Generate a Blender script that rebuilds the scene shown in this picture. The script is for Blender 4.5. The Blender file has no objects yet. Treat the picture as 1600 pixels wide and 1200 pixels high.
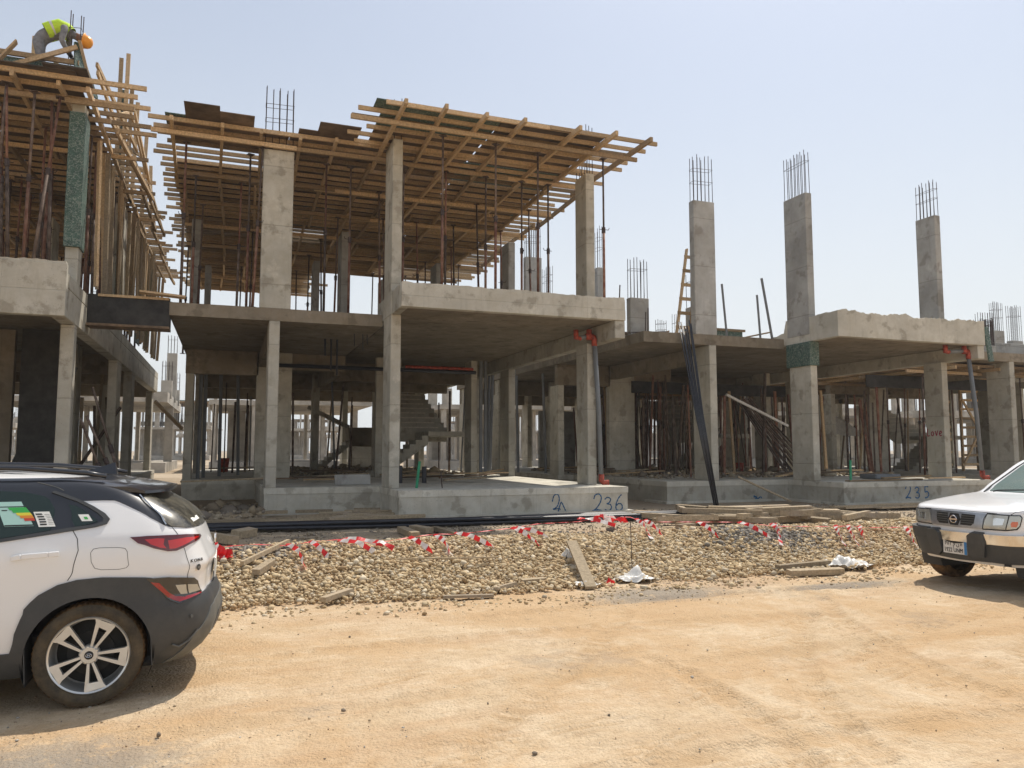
import bpy, bmesh, math, random
import numpy as np
from mathutils import Vector, Matrix, noise
from mathutils.geometry import delaunay_2d_cdt
R = math.radians
random.seed(7); rng = np.random.default_rng(7)
scene = bpy.context.scene
COL = scene.collection
# ------------------------------------------------------------ camera, sky, sun, exposure
cam_d = bpy.data.cameras.new('camera'); cam = bpy.data.objects.new('camera', cam_d); COL.objects.link(cam)
cam.location = (0, 0, 1.66)
cam.rotation_euler = (R(90 + 4.9), 0, R(-20.3))
cam_d.sensor_fit = 'HORIZONTAL'; cam_d.sensor_width = 36; cam_d.lens = 27.0
cam_d.clip_start = .05; cam_d.clip_end = 3000
scene.camera = cam
SUN = Vector((.42, .36, 1.0)).normalized()
SUN_EL = math.asin(SUN.z); SUN_AZ = math.atan2(SUN.x, SUN.y)
world = bpy.data.worlds.new('World'); scene.world = world; world.use_nodes = True
nt = world.node_tree; nt.nodes.clear()
sky = nt.nodes.new('ShaderNodeTexSky'); sky.sky_type = 'NISHITA'; sky.sun_disc = False
sky.sun_elevation = SUN_EL; sky.sun_rotation = SUN_AZ
sky.altitude = 0; sky.air_density = 1.0; sky.dust_density = 2.5; sky.ozone_density = 1.5
bg = nt.nodes.new('ShaderNodeBackground'); bg.inputs[1].default_value = .15
wo = nt.nodes.new('ShaderNodeOutputWorld')
# dusty desert air: the sky whitens towards the horizon
tc = nt.nodes.new('ShaderNodeTexCoord'); sx = nt.nodes.new('ShaderNodeSeparateXYZ'); nt.links.new(tc.outputs['Generated'], sx.inputs[0])
mr = nt.nodes.new('ShaderNodeMapRange'); mr.inputs[1].default_value = 0; mr.inputs[2].default_value = .55; mr.inputs[3].default_value = .95; mr.inputs[4].default_value = .38; mr.interpolation_type = 'SMOOTHSTEP'
nt.links.new(sx.outputs[2], mr.inputs[0])
mxs = nt.nodes.new('ShaderNodeMix'); mxs.data_type = 'RGBA'; mxs.inputs[7].default_value = (3.45, 3.62, 3.68, 1)
scl = nt.nodes.new('ShaderNodeVectorMath'); scl.operation = 'MULTIPLY'; scl.inputs[1].default_value = (.40, .435, .485); nt.links.new(sky.outputs[0], scl.inputs[0])
nt.links.new(mr.outputs[0], mxs.inputs[0]); nt.links.new(scl.outputs[0], mxs.inputs[6]); nt.links.new(mxs.outputs[2], bg.inputs[0]); nt.links.new(bg.outputs[0], wo.inputs[0])
sl = bpy.data.lights.new('sun', 'SUN'); sl.energy = 2.7; sl.angle = R(.6); sl.color = (1, .93, .82)
so = bpy.data.objects.new('sun', sl); COL.objects.link(so)
so.rotation_euler = SUN.to_track_quat('Z', 'Y').to_euler(); so.location = (10, 10, 40)
vs = scene.view_settings
vs.view_transform = 'Standard'; vs.look = 'None'; vs.gamma = 1; vs.exposure = .78; vs.use_curve_mapping = False
scene.render.engine = 'CYCLES'
cy = scene.cycles
cy.use_denoising = True; cy.max_bounces = 7; cy.diffuse_bounces = 4; cy.glossy_bounces = 3; cy.transparent_max_bounces = 10
cy.sample_clamp_indirect = 6

# ------------------------------------------------------------ mesh builder and tagging
class MB:
    def __init__(s): s.v = []; s.f = []; s.mi = []; s.cur = 0
    def add(s, vs_, fs_):
        o = len(s.v); s.v.extend([tuple(p) for p in vs_]); s.f.extend([tuple(i + o for i in f) for f in fs_]); s.mi.extend([s.cur] * len(fs_)); return s
    def box(s, x0, x1, y0, y1, z0, z1):
        return s.add([(x0,y0,z0),(x1,y0,z0),(x1,y1,z0),(x0,y1,z0),(x0,y0,z1),(x1,y0,z1),(x1,y1,z1),(x0,y1,z1)],
                     [(0,3,2,1),(4,5,6,7),(0,1,5,4),(1,2,6,5),(2,3,7,6),(3,0,4,7)])
    def cbox(s, x0, x1, y0, y1, z0, z1, c=.012):
        # box with chamfered edges
        lo = (x0, y0, z0); hi = (x1, y1, z1); V = []; idx = {}
        for sx in (0, 1):
            for sy in (0, 1):
                for sz in (0, 1):
                    b = [hi[0] if sx else lo[0], hi[1] if sy else lo[1], hi[2] if sz else lo[2]]
                    sg = [-1 if sx else 1, -1 if sy else 1, -1 if sz else 1]
                    for a in range(3):
                        p = list(b)
                        for k in range(3):
                            if k != a: p[k] += sg[k] * c
                        idx[(sx, sy, sz, a)] = len(V); V.append(p)
        F = []
        def q(*ks): F.append(tuple(idx[k] for k in ks))
        for v in (0, 1):
            q((v,0,0,0),(v,1,0,0),(v,1,1,0),(v,0,1,0)); q((0,v,0,1),(1,v,0,1),(1,v,1,1),(0,v,1,1)); q((0,0,v,2),(1,0,v,2),(1,1,v,2),(0,1,v,2))
        for a in (0, 1):
            for b in (0, 1):
                q((a,b,0,0),(a,b,1,0),(a,b,1,1),(a,b,0,1)); q((a,0,b,0),(a,1,b,0),(a,1,b,2),(a,0,b,2)); q((0,a,b,1),(1,a,b,1),(1,a,b,2),(0,a,b,2))
        for k in range(8):
            sx, sy, sz = k & 1, k >> 1 & 1, k >> 2 & 1
            F.append((idx[(sx,sy,sz,0)], idx[(sx,sy,sz,1)], idx[(sx,sy,sz,2)]))
        return s.add(V, F)
    def beam(s, a, b, w, h, roll=0.0):
        a = Vector(a); b = Vector(b); d = (b - a).normalized()
        up = Vector((0, 0, 1)) if abs(d.z) < .95 else Vector((0, 1, 0))
        x = d.cross(up).normalized(); y = x.cross(d).normalized()
        if roll: q = Matrix.Rotation(roll, 3, d); x = q @ x; y = q @ y
        P = []
        for p in (a, b):
            for i, j in ((-1,-1),(1,-1),(1,1),(-1,1)): P.append(p + x * (i * w / 2) + y * (j * h / 2))
        return s.add(P, [(0,1,2,3),(7,6,5,4),(0,4,5,1),(1,5,6,2),(2,6,7,3),(3,7,4,0)])
    def tube(s, path, r, n=8, caps=True, rs=None):
        P = [Vector(p) for p in path]; V = []; F = []; prev = None
        for i, p in enumerate(P):
            d = (P[min(i+1, len(P)-1)] - P[max(i-1, 0)]).normalized()
            if prev is None:
                up = Vector((0, 0, 1)) if abs(d.z) < .9 else Vector((1, 0, 0)); x = d.cross(up).normalized()
            else: x = (prev - d * prev.dot(d)).normalized()
            prev = x; y = d.cross(x); rr = rs[i] if rs else r
            for k in range(n):
                t = 2 * math.pi * k / n; V.append(p + x * (rr * math.cos(t)) + y * (rr * math.sin(t)))
        for i in range(len(P) - 1):
            for k in range(n):
                k2 = (k + 1) % n; F.append((i*n+k, i*n+k2, (i+1)*n+k2, (i+1)*n+k))
        if caps: F.append(tuple(range(n-1, -1, -1))); F.append(tuple((len(P)-1)*n + k for k in range(n)))
        return s.add(V, F)
    def lathe(s, prof, c, axis='Y', n=48, closed=False):
        # prof: (radius, offset along axis)
        V = []; F = []; m = len(prof)
        for k in range(n):
            t = 2 * math.pi * k / n; ca, sa = math.cos(t), math.sin(t)
            for r, o in prof:
                if axis == 'Y': V.append((c[0] + r*ca, c[1] + o, c[2] + r*sa))
                elif axis == 'X': V.append((c[0] + o, c[1] + r*ca, c[2] + r*sa))
                else: V.append((c[0] + r*ca, c[1] + r*sa, c[2] + o))
        for k in range(n):
            k2 = (k + 1) % n
            for i in range(m - 1 if not closed else m):
                j = (i + 1) % m; F.append((k*m+i, k2*m+i, k2*m+j, k*m+j))
        return s.add(V, F)
    def prism(s, poly, z0, z1, fn=None):
        n = len(poly); V = [(x, y, z0) for x, y in poly] + [(x, y, z1) for x, y in poly]
        if fn: V = [fn(*p) for p in V]
        return s.add(V, [tuple(range(n-1, -1, -1)), tuple(range(n, 2*n))] + [(i, (i+1) % n, n + (i+1) % n, n + i) for i in range(n)])
    def build(s, name, mats, parent=None, smooth=False, base=None, normals=True):
        if base is None: base = ROOTLOC.get(parent.name, Vector((0,0,0))) if parent else Vector((0,0,0))
        me = bpy.data.meshes.new(name)
        me.from_pydata([(p[0]-base[0], p[1]-base[1], p[2]-base[2]) for p in s.v], [], s.f)
        if not isinstance(mats, (list, tuple)): mats = [mats]
        for m in mats: me.materials.append(m)
        if len(mats) > 1: me.polygons.foreach_set('material_index', s.mi)
        if normals:
            bm = bmesh.new(); bm.from_mesh(me); bmesh.ops.recalc_face_normals(bm, faces=bm.faces); bm.to_mesh(me); bm.free()
        if smooth: me.shade_smooth()
        o = bpy.data.objects.new(name, me); COL.objects.link(o)
        if parent: o.parent = parent
        ROOTLOC[o.name] = Vector(base)
        if not parent and base != (0,0,0): o.location = base
        return o
ROOTLOC = {}
def tag(o, label=None, cat=None, group=None, kind=None):
    if label: o['label'] = label
    if cat: o['category'] = cat
    if group: o['group'] = group
    if kind: o['kind'] = kind
    return o
def empty(name, loc, label, cat, group=None):
    e = bpy.data.objects.new(name, None); COL.objects.link(e); e.location = loc; e.empty_display_size = .2
    ROOTLOC[e.name] = Vector(loc); return tag(e, label, cat, group)
def thing(mb, name, mat, label, cat, group=None, smooth=False):
    # one-mesh thing whose origin sits at the centre of its base
    a = np.array(mb.v); b = (float(a[:,0].mean()), float(a[:,1].mean()), float(a[:,2].min()))
    return tag(mb.build(name, mat, None, smooth, base=b), label, cat, group)
def copy_tree(o, parent=None):
    c = o.copy(); COL.objects.link(c)
    if parent: c.parent = parent
    for ch in o.children: copy_tree(ch, c)
    return c

# ------------------------------------------------------------ materials
def lin(c): return tuple(((x/255 + .055)/1.055)**2.4 if x/255 > .04045 else x/255/12.92 for x in c)
class NT:
    def __init__(s, name):
        s.m = bpy.data.materials.new(name); s.m.use_nodes = True; s.t = s.m.node_tree; s.t.nodes.clear()
        s.out = s.t.nodes.new('ShaderNodeOutputMaterial'); s.b = s.t.nodes.new('ShaderNodeBsdfPrincipled')
        s.t.links.new(s.b.outputs[0], s.out.inputs[0])
        s.geo = s.t.nodes.new('ShaderNodeNewGeometry'); s.pos = s.geo.outputs['Position']
        s.oi = s.t.nodes.new('ShaderNodeObjectInfo')
    def L(s, a, b): s.t.links.new(a, b)
    def set(s, i, v):
        if hasattr(v, 'is_output') or hasattr(v, 'links'): s.L(v, s.b.inputs[i])
        else: s.b.inputs[i].default_value = v if not isinstance(v, tuple) or len(v) == 4 else (*v, 1)
    def map(s, vec, sc):
        n = s.t.nodes.new('ShaderNodeMapping'); s.L(vec, n.inputs[0]); n.inputs['Scale'].default_value = sc; return n.outputs[0]
    def noise(s, sc, det=4, rough=.55, vec=None, dist=0, lac=2.0):
        n = s.t.nodes.new('ShaderNodeTexNoise'); s.L(vec or s.pos, n.inputs['Vector']); n.inputs['Scale'].default_value = sc
        n.inputs['Detail'].default_value = det; n.inputs['Roughness'].default_value = rough; n.inputs['Distortion'].default_value = dist; return n.outputs[0]
    def vor(s, sc, vec=None, feat='F1', out=0, rnd=1.0):
        n = s.t.nodes.new('ShaderNodeTexVoronoi'); n.feature = feat; s.L(vec or s.pos, n.inputs['Vector']); n.inputs['Scale'].default_value = sc
        n.inputs['Randomness'].default_value = rnd; return n.outputs[out]
    def ramp(s, fac, pts, interp='LINEAR'):
        n = s.t.nodes.new('ShaderNodeValToRGB'); n.color_ramp.interpolation = interp; e = n.color_ramp.elements
        while len(e) < len(pts): e.new(.5)
        for i, (p, c) in enumerate(pts):
            e[i].position = p; e[i].color = (*c, 1) if isinstance(c, tuple) else (c, c, c, 1)
        s.L(fac, n.inputs[0]); return n.outputs[0]
    def math(s, op, a, b=0.0, c=None):
        n = s.t.nodes.new('ShaderNodeMath'); n.operation = op
        for i, v in enumerate((a, b, c)):
            if v is None: continue
            if hasattr(v, 'links'): s.L(v, n.inputs[i])
            else: n.inputs[i].default_value = v
        return n.outputs[0]
    def mix(s, f, a, b, mode='MIX'):
        n = s.t.nodes.new('ShaderNodeMix'); n.data_type = 'RGBA'; n.blend_type = mode
        for i, v in ((0, f), (6, a), (7, b)):
            if hasattr(v, 'links'): s.L(v, n.inputs[i])
            else: n.inputs[i].default_value = (*v, 1) if isinstance(v, tuple) else v
        return n.outputs[2]
    def bump(s, h, st=.3, d=.01):
        n = s.t.nodes.new('ShaderNodeBump'); n.inputs['Strength'].default_value = st; n.inputs['Distance'].default_value = d
        s.L(h, n.inputs['Height']); s.L(n.outputs[0], s.b.inputs['Normal'])
    def sep(s, vec=None):
        n = s.t.nodes.new('ShaderNodeSeparateXYZ'); s.L(vec or s.pos, n.inputs[0]); return n.outputs
def concrete(name, c, dark=.62, light=1.18, joint=1.3, stain=.5):
    k = NT(name); big = k.noise(.9, 5, .6); med = k.noise(4.5, 6, .65); fine = k.noise(38, 4, .7)
    col = k.mix(k.ramp(big, [(.32, 0.0), (.68, 1.0)]), tuple(x*dark for x in c), tuple(min(1, x*light) for x in c))
    col = k.mix(k.math('MULTIPLY', k.ramp(med, [(.42, 0.0), (.7, 1.0)]), stain), col, (c[0]*.72, c[1]*.66, c[2]*.55))
    # vertical drips and pale laitance smears
    v = k.noise(1.0, 4, .6, k.map(k.pos, (7, 7, .8)))
    col = k.mix(k.math('MULTIPLY', k.ramp(v, [(.55, 0.0), (.72, 1.0)]), .35), col, (c[0]*.5, c[1]*.47, c[2]*.42))
    v2 = k.noise(1.7, 5, .7)
    # board and panel marks of the shuttering
    bx_ = k.math('FRACT', k.math('MULTIPLY', k.math('ADD', k.sep()[0], k.math('MULTIPLY', k.noise(3, 2), .03)), .82)); bl_ = k.ramp(bx_, [(.0, 1.0), (.006, 1.0), (.012, 0.0)])
    col = k.mix(k.math('MULTIPLY', bl_, .35), col, tuple(x*.5 for x in c))
    hc = k.ramp(k.math('ADD', k.noise(2.6, 2), k.math('MULTIPLY', k.noise(30, 3, .8), .25)), [(.70, 0.0), (.78, 1.0)])
    col = k.mix(k.math('MULTIPLY', hc, .6), col, (c[0]*.42, c[1]*.38, c[2]*.33))
    col = k.mix(k.math('MULTIPLY', k.ramp(v2, [(.6, 0.0), (.68, 1.0)]), .4), col, tuple(min(1, x*1.45) for x in c))
    col = k.mix(k.math('MULTIPLY', fine, .35), col, tuple(x*.75 for x in c))
    hol = k.ramp(k.vor(26), [(.0, 1.0), (.13, 1.0), (.17, 0.0)])
    sel = k.ramp(k.noise(7, 2), [(.52, 0.0), (.58, 1.0)])
    hm = k.math('MULTIPLY', hol, sel)
    col = k.mix(k.math('MULTIPLY', hm, .7), col, tuple(x*.3 for x in c))
    h = k.math('SUBTRACT', k.math('MULTIPLY', med, .6), hm)
    if joint:
        z = k.math('ADD', k.sep()[2], k.math('MULTIPLY', k.noise(2.2, 2), .02))
        zz = k.math('FRACT', k.math('DIVIDE', z, joint)); ln = k.ramp(zz, [(.0, 1.0), (.010, 1.0), (.018, 0.0)])
        col = k.mix(k.math('MULTIPLY', ln, .45), col, tuple(x*.45 for x in c)); h = k.math('SUBTRACT', h, ln)
    ov = k.math('MULTIPLY_ADD', k.oi.outputs['Random'], .26, .87); sc_ = k.t.nodes.new('ShaderNodeVectorMath'); sc_.operation = 'SCALE'; k.L(col, sc_.inputs[0]); k.L(ov, sc_.inputs['Scale']); col = sc_.outputs[0]
    k.set('Base Color', col); k.set('Roughness', .92); k.b.inputs['Specular IOR Level'].default_value = .2
    k.bump(k.math('ADD', h, k.math('MULTIPLY', fine, .3)), .5, .012); return k.m
def simple(name, c, rough=.7, metal=0, var=.25, sc=6, bump=.15, spec=.4, objvar=0.0, c2=None):
    k = NT(name); n = k.noise(sc, 5, .65)
    col = k.mix(k.ramp(n, [(.35, 0.0), (.68, 1.0)]), tuple(x*(1-var) for x in c), c2 or tuple(min(1, x*(1+var)) for x in c))
    if objvar:
        f = k.math('MULTIPLY_ADD', k.oi.outputs['Random'], objvar*2, 1-objvar)
        g = k.t.nodes.new('ShaderNodeVectorMath'); g.operation = 'SCALE'; k.L(col, g.inputs[0]); k.L(f, g.inputs['Scale']); col = g.outputs[0]
    k.set('Base Color', col); k.set('Roughness', rough); k.set('Metallic', metal); k.b.inputs['Specular IOR Level'].default_value = spec
    if bump: k.bump(n, bump, .01)
    return k.m
def wood(name, c, objvar=.35, sc=(3, 3, 3)):
    k = NT(name); g = k.noise(9, 6, .7, k.map(k.pos, sc)); b = k.noise(2.2, 3); f = k.noise(60, 3, .6)
    col = k.mix(k.ramp(g, [(.3, 0.0), (.72, 1.0)]), tuple(x*.6 for x in c), tuple(min(1, x*1.25) for x in c))
    col = k.mix(k.math('MULTIPLY', k.ramp(b, [(.5, 0.0), (.72, 1.0)]), .5), col, (c[0]*.95, c[1]*1.02, c[2]*1.3))
    fct = k.math('MULTIPLY_ADD', k.oi.outputs['Random'], objvar*2, 1-objvar)
    g2 = k.t.nodes.new('ShaderNodeVectorMath'); g2.operation = 'SCALE'; k.L(col, g2.inputs[0]); k.L(fct, g2.inputs['Scale'])
    k.set('Base Color', g2.outputs[0]); k.set('Roughness', .85); k.b.inputs['Specular IOR Level'].default_value = .25
    k.bump(k.math('ADD', g, k.math('MULTIPLY', f, .4)), .5, .006); return k.m
M = {}
M['conc'] = concrete('concrete', (.48, .455, .39), .74, 1.22, 1.3, .5)
M['conc_up'] = concrete('fresh_concrete', (.42, .415, .395), .6, 1.22, 1.3, .4)
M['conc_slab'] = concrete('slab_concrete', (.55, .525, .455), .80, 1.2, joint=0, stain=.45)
M['conc_soffit'] = concrete('shade_darkened_soffit_concrete', (.28, .24, .185), joint=0, stain=.8)  # concrete colour darkened to deepen the shade under slabs and indoors
M['conc_far'] = simple('far_concrete', (.42, .385, .33), .95, var=.28, sc=.8, bump=0)
M['wood'] = wood('formwork_timber', (.45, .32, .185), .45)
M['wood_old'] = wood('weathered_timber', (.38, .30, .20), .3)
M['ply'] = simple('dark_plywood', (.075, .055, .04), .8, var=.45, sc=2.5, bump=.1, objvar=.4)
M['ply_brown'] = simple('brown_plywood', (.16, .11, .07), .8, var=.4, sc=3, bump=.1, objvar=.3)
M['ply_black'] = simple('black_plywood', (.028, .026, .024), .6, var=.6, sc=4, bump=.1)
def green_ply():
    k = NT('green_film_plywood'); n = k.noise(7, 5, .7); w = k.noise(26, 4, .6, None, 1.5)
    col = k.mix(k.ramp(n, [(.35, 0.0), (.65, 1.0)]), (.025, .06, .047), (.055, .115, .09))
    col = k.mix(k.ramp(w, [(.50, 0.0), (.58, .75)]), col, (.24, .27, .235))
    k.set('Base Color', col); k.set('Roughness', .6); return k.m
M['ply_green'] = green_ply()
M['steel_red'] = simple('red_brown_prop_steel', (.26, .08, .05), .7, .2, .5, 7, .2, objvar=.45, c2=(.26, .16, .11))
M['steel_old'] = simple('rusty_prop_steel', (.12, .075, .055), .75, .2, .5, 7, .2, objvar=.4, c2=(.2, .15, .12))
M['rebar'] = simple('rebar_steel', (.075, .055, .05), .7, .4, .4, 20, 0)
M['pvc'] = simple('grey_pvc', (.17, .18, .19), .45, 0, .15, 3, 0)
M['pvc_red'] = simple('orange_red_pvc', (.33, .055, .03), .55, 0, .5, 14, 0)
M['black_pipe'] = simple('black_plastic_pipe', (.018, .02, .028), .35, 0, .3, 6, 0, spec=.5)
M['green_pipe'] = simple('green_plastic_pipe', (.02, .26, .13), .45, 0, .2, 6, 0)
# ------------------------------------------------------------ ground: one sheet out to the horizon
def crest_line(x): return 8.45 + .12*math.sin(x*1.3+.6) + .1*math.sin(x*3.1)
def ground_z(x, y):
    """road at 0, gravel bank up to a pad round the villas, gentle waste ground beyond"""
    e = 8.45 + .12*np.sin(x*1.3+.6) + .10*np.sin(x*3.1)
    t = np.clip((y - e)/2.5, 0, 1); b = .30*(t*t*(3-2*t))
    right = np.clip((x - 8.5)/3.0, 0, 1)
    b = b + .035*np.exp(-((y-e-2.9)/.6)**2)*np.sin(x*1.7)**2
    return b
def axis(lo, hi, st, far, g=1.22):
    a = list(np.arange(lo, hi + 1e-6, st)); s = st; x = lo
    pre = []
    while x > -far: s *= g; x -= s; pre.append(x)
    s = st; x = hi; post = []
    while x < far: s *= g; x += s; post.append(x)
    return np.array(pre[::-1] + a + post)
gx = axis(-3.6, 12.0, .036, 900); gy = axis(2.2, 9.4, .036, 900)
X, Y = np.meshgrid(gx, gy)
Z = ground_z(X, Y)
nz = rng.normal(size=X.shape)
def blur(a, n):
    for _ in range(n): a = (a + np.roll(a, 1, 0) + np.roll(a, -1, 0) + np.roll(a, 1, 1) + np.roll(a, -1, 1))/5
    return a
road = (Y < 8.9)
n1 = blur(nz, 3); n1 /= n1.std(); n2 = blur(rng.normal(size=X.shape), 40); n2 /= n2.std(); n3 = blur(rng.normal(size=X.shape), 250); n3 /= n3.std()
near = np.exp(-(np.clip(np.abs(X-4)-9, 0, 99)/3)**2 - (np.clip(np.abs(Y-7)-6.5, 0, 99)/3)**2)
Z = Z + near*(n1*.0028 + n2*.0035 + n3*.004) + (1-near)*0
# tyre ruts: shallow, with chevron tread
TR = np.zeros_like(X)
def rut(p0, p1, p2, w=.13, d=.012, tread=.006):
    global Z
    P = [Vector(p0), Vector(p1), Vector(p2)]; pts = []
    for i in range(61):
        t = i/60; pts.append(P[0]*(1-t)**2 + P[1]*2*t*(1-t) + P[2]*t*t)
    pts = np.array([(p.x, p.y) for p in pts]); seg = np.r_[0, np.cumsum(np.hypot(*np.diff(pts, axis=0).T))]
    m = (X > pts[:,0].min()-.4) & (X < pts[:,0].max()+.4) & (Y > pts[:,1].min()-.4) & (Y < pts[:,1].max()+.4)
    xs, ys = X[m], Y[m]; d2 = (xs[:,None]-pts[:,0])**2 + (ys[:,None]-pts[:,1])**2
    j = d2.argmin(1); dist = np.sqrt(d2[np.arange(len(j)), j]); s = seg[j]
    prof = -d*np.exp(-(dist/w)**4) + d*.8*np.exp(-((dist-w*1.35)/(w*.3))**2) + tread*np.sin(s*2*np.pi/.16)*np.exp(-(dist/w)**4)
    Z[m] += prof*1.6; TR[m] = np.maximum(TR[m], np.exp(-(dist/(w*1.25))**4)*(.55+.45*np.sin(s*2*np.pi/.16))*np.clip(np.sin(np.pi*s/s.max())*2.5, 0, 1)*(.75+.25*np.sin(s*3)))
for a in [((1.2, 4.2, 0), (2.6, 5.4, 0), (3.9, 7.2, 0)), ((3.3, 3.2, 0), (3.9, 4.9, 0), (5.6, 6.4, 0)), ((5.0, 3.8, 0), (5.1, 5.4, 0), (6.3, 7.0, 0)),
          ((-.5, 5.0, 0), (3.5, 5.6, 0), (8.5, 5.0, 0)), ((-.5, 3.6, 0), (3.2, 3.9, 0), (7.5, 3.3, 0)), ((2.5, 2.6, 0), (3.4, 4.1, 0), (3.2, 5.5, 0)),
          ((4.6, 4.9, 0), (6.5, 5.9, 0), (9.8, 6.2, 0)), ((2.5, 7.4, 0), (5.0, 7.9, 0), (8.0, 7.3, 0)), ((0.4, 6.6, 0), (3.2, 6.9, 0), (6.5, 6.2, 0)), ((5.8, 4.4, 0), (7.2, 5.0, 0), (8.4, 6.2, 0))]:
    rut(*a, w=random.uniform(.09, .13), d=random.uniform(.006, .012), tread=random.uniform(.002, .005))
# small washboard crumbs pushed up by turning tyres
for _ in range(70):
    cx, cy_, an = random.uniform(.3, 8), random.uniform(2.6, 6.2), random.uniform(-.3, .5)
    c, s_ = math.cos(an), math.sin(an); u = (X-cx)*c + (Y-cy_)*s_; v = -(X-cx)*s_ + (Y-cy_)*c
    g_ = np.exp(-(u/.28)**2-(v/.10)**2); sn = np.sin(v*2*np.pi/.085 + 3*np.sin(u*3)); Z += .014*sn*g_; TR = np.maximum(TR, .9*g_*(sn < -.2))
ny, nx = X.shape
me = bpy.data.meshes.new('ground')
V = np.stack([X, Y, Z], -1).reshape(-1, 3)
i = np.arange((ny-1)*(nx-1)); r_, c_ = i//(nx-1), i % (nx-1); a = r_*nx + c_
F = np.stack([a, a+1, a+nx+1, a+nx], -1)
me.vertices.add(len(V)); me.vertices.foreach_set('co', V.ravel().astype('f'))
me.loops.add(F.size); me.loops.foreach_set('vertex_index', F.ravel().astype('i'))
me.polygons.add(len(F)); me.polygons.foreach_set('loop_start', (np.arange(len(F))*4).astype('i')); me.polygons.foreach_set('loop_total', np.full(len(F), 4, 'i'))
me.update(calc_edges=True); me.shade_smooth()
def ground_mat():
    k = NT('sandy_ground'); x, y, z = k.sep()
    big = k.noise(.35, 5, .6); med = k.noise(1.6, 6, .65); fine = k.noise(14, 6, .7); grit = k.noise(70, 3, .7)
    A, B, D = (.60, .455, .295), (.70, .56, .39), (.53, .355, .21)
    col = k.mix(k.ramp(med, [(.40, 0.0), (.60, 1.0)]), A, B)
    col = k.mix(k.math('MULTIPLY', k.ramp(k.noise(.8, 5, .7, k.map(k.pos, (.5, 2.2, 1))), [(.48, 0.0), (.66, 1.0)]), .75), col, D)
    col = k.mix(k.math('MULTIPLY', k.ramp(fine, [(.45, 0.0), (.75, 1.0)]), .5), col, (.36, .24, .15))
    ta = k.t.nodes.new('ShaderNodeAttribute'); ta.attribute_name = 'track'
    col = k.mix(k.math('MULTIPLY', ta.outputs['Fac'], .85), col, (.46, .31, .17))
    pat = k.ramp(k.noise(.42, 6, .75, None, .6), [(.46, 0.0), (.56, 1.0)]); col = k.mix(k.math('MULTIPLY', pat, .6), col, (.54, .355, .19))
    crk = k.ramp(k.noise(5, 6, .8, k.map(k.pos, (1, 3, 1)), 1.2), [(.57, 0.0), (.64, 1.0)]); col = k.mix(k.math('MULTIPLY', crk, .45), col, (.40, .275, .155)); spk = k.ramp(k.vor(16), [(.05, 1.0), (.09, 0.0)]); spk2 = k.ramp(k.noise(3.1, 3), [(.5, 0.0), (.62, 1.0)]); col = k.mix(k.math('MULTIPLY', k.math('MULTIPLY', spk, spk2), .6), col, (.30, .2, .12))
    # grey crushed-stone patches
    g = k.ramp(k.math('ADD', k.math('MULTIPLY', k.noise(.55, 3, .5), 1), k.math('MULTIPLY', k.noise(7, 5, .8), .35)), [(.78, 0.0), (.86, 1.0)])
    def blob(cx, cy_, rx, ry):
        dx = k.math('DIVIDE', k.math('SUBTRACT', x, cx), rx); dy = k.math('DIVIDE', k.math('SUBTRACT', y, cy_), ry)
        d = k.math('ADD', k.math('MULTIPLY', dx, dx), k.math('MULTIPLY', dy, dy)); return k.ramp(d, [(.15, 1.0), (1.0, 0.0)])
    bl = k.math('MAXIMUM', k.math('MAXIMUM', blob(-1.0, 4.6, 1.1, .75), blob(4.7, 7.9, 1.2, .55)), blob(7.2, 7.6, 1.2, .25))
    bm_ = k.math('MULTIPLY', bl, k.ramp(k.math('ADD', k.noise(9, 6, .8), k.math('MULTIPLY', bl, .18)), [(.5, 0.0), (.62, 1.0)]))
    g = k.math('MAXIMUM', k.math('MULTIPLY', g, .35), bm_)
    col = k.mix(k.math('MULTIPLY', g, .8), col, (.25, .235, .21))
    # the pad behind the bank and the waste ground: paler, greyer rubble
    pad = k.ramp(k.math('MULTIPLY', y, .05), [(.55, 0.0), (.62, 1.0)])
    padc = k.mix(k.ramp(fine, [(.35, 0.0), (.65, 1.0)]), (.23, .18, .125), (.36, .29, .21))
    padc = k.mix(k.ramp(k.noise(.08, 4, .6), [(.4, 0.0), (.6, 1.0)]), padc, (.48, .40, .30))
    col = k.mix(pad, col, padc)
    col = k.mix(k.math('MULTIPLY', k.ramp(grit, [(.4, 0.0), (.7, 1.0)]), .4), col, (.38, .265, .16))
    k.set('Base Color', col); k.set('Roughness', .97); k.b.inputs['Specular IOR Level'].default_value = .1
    h = k.math('ADD', k.math('MULTIPLY', fine, .7), k.math('MULTIPLY', grit, .5)); k.bump(k.math('ADD', h, k.math('MULTIPLY', k.vor(45), .3)), .9, .03)
    return k.m
at_ = me.color_attributes.new('track', 'FLOAT_COLOR', 'POINT'); tc_ = np.ones((len(V), 4)); tc_[:, :3] = TR.reshape(-1, 1); at_.data.foreach_set('color', tc_.astype('f').ravel())
me.materials.append(ground_mat())
go = bpy.data.objects.new('ground', me); COL.objects.link(go); tag(go, kind='structure', label='sandy orange site ground with tyre marks')
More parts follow.
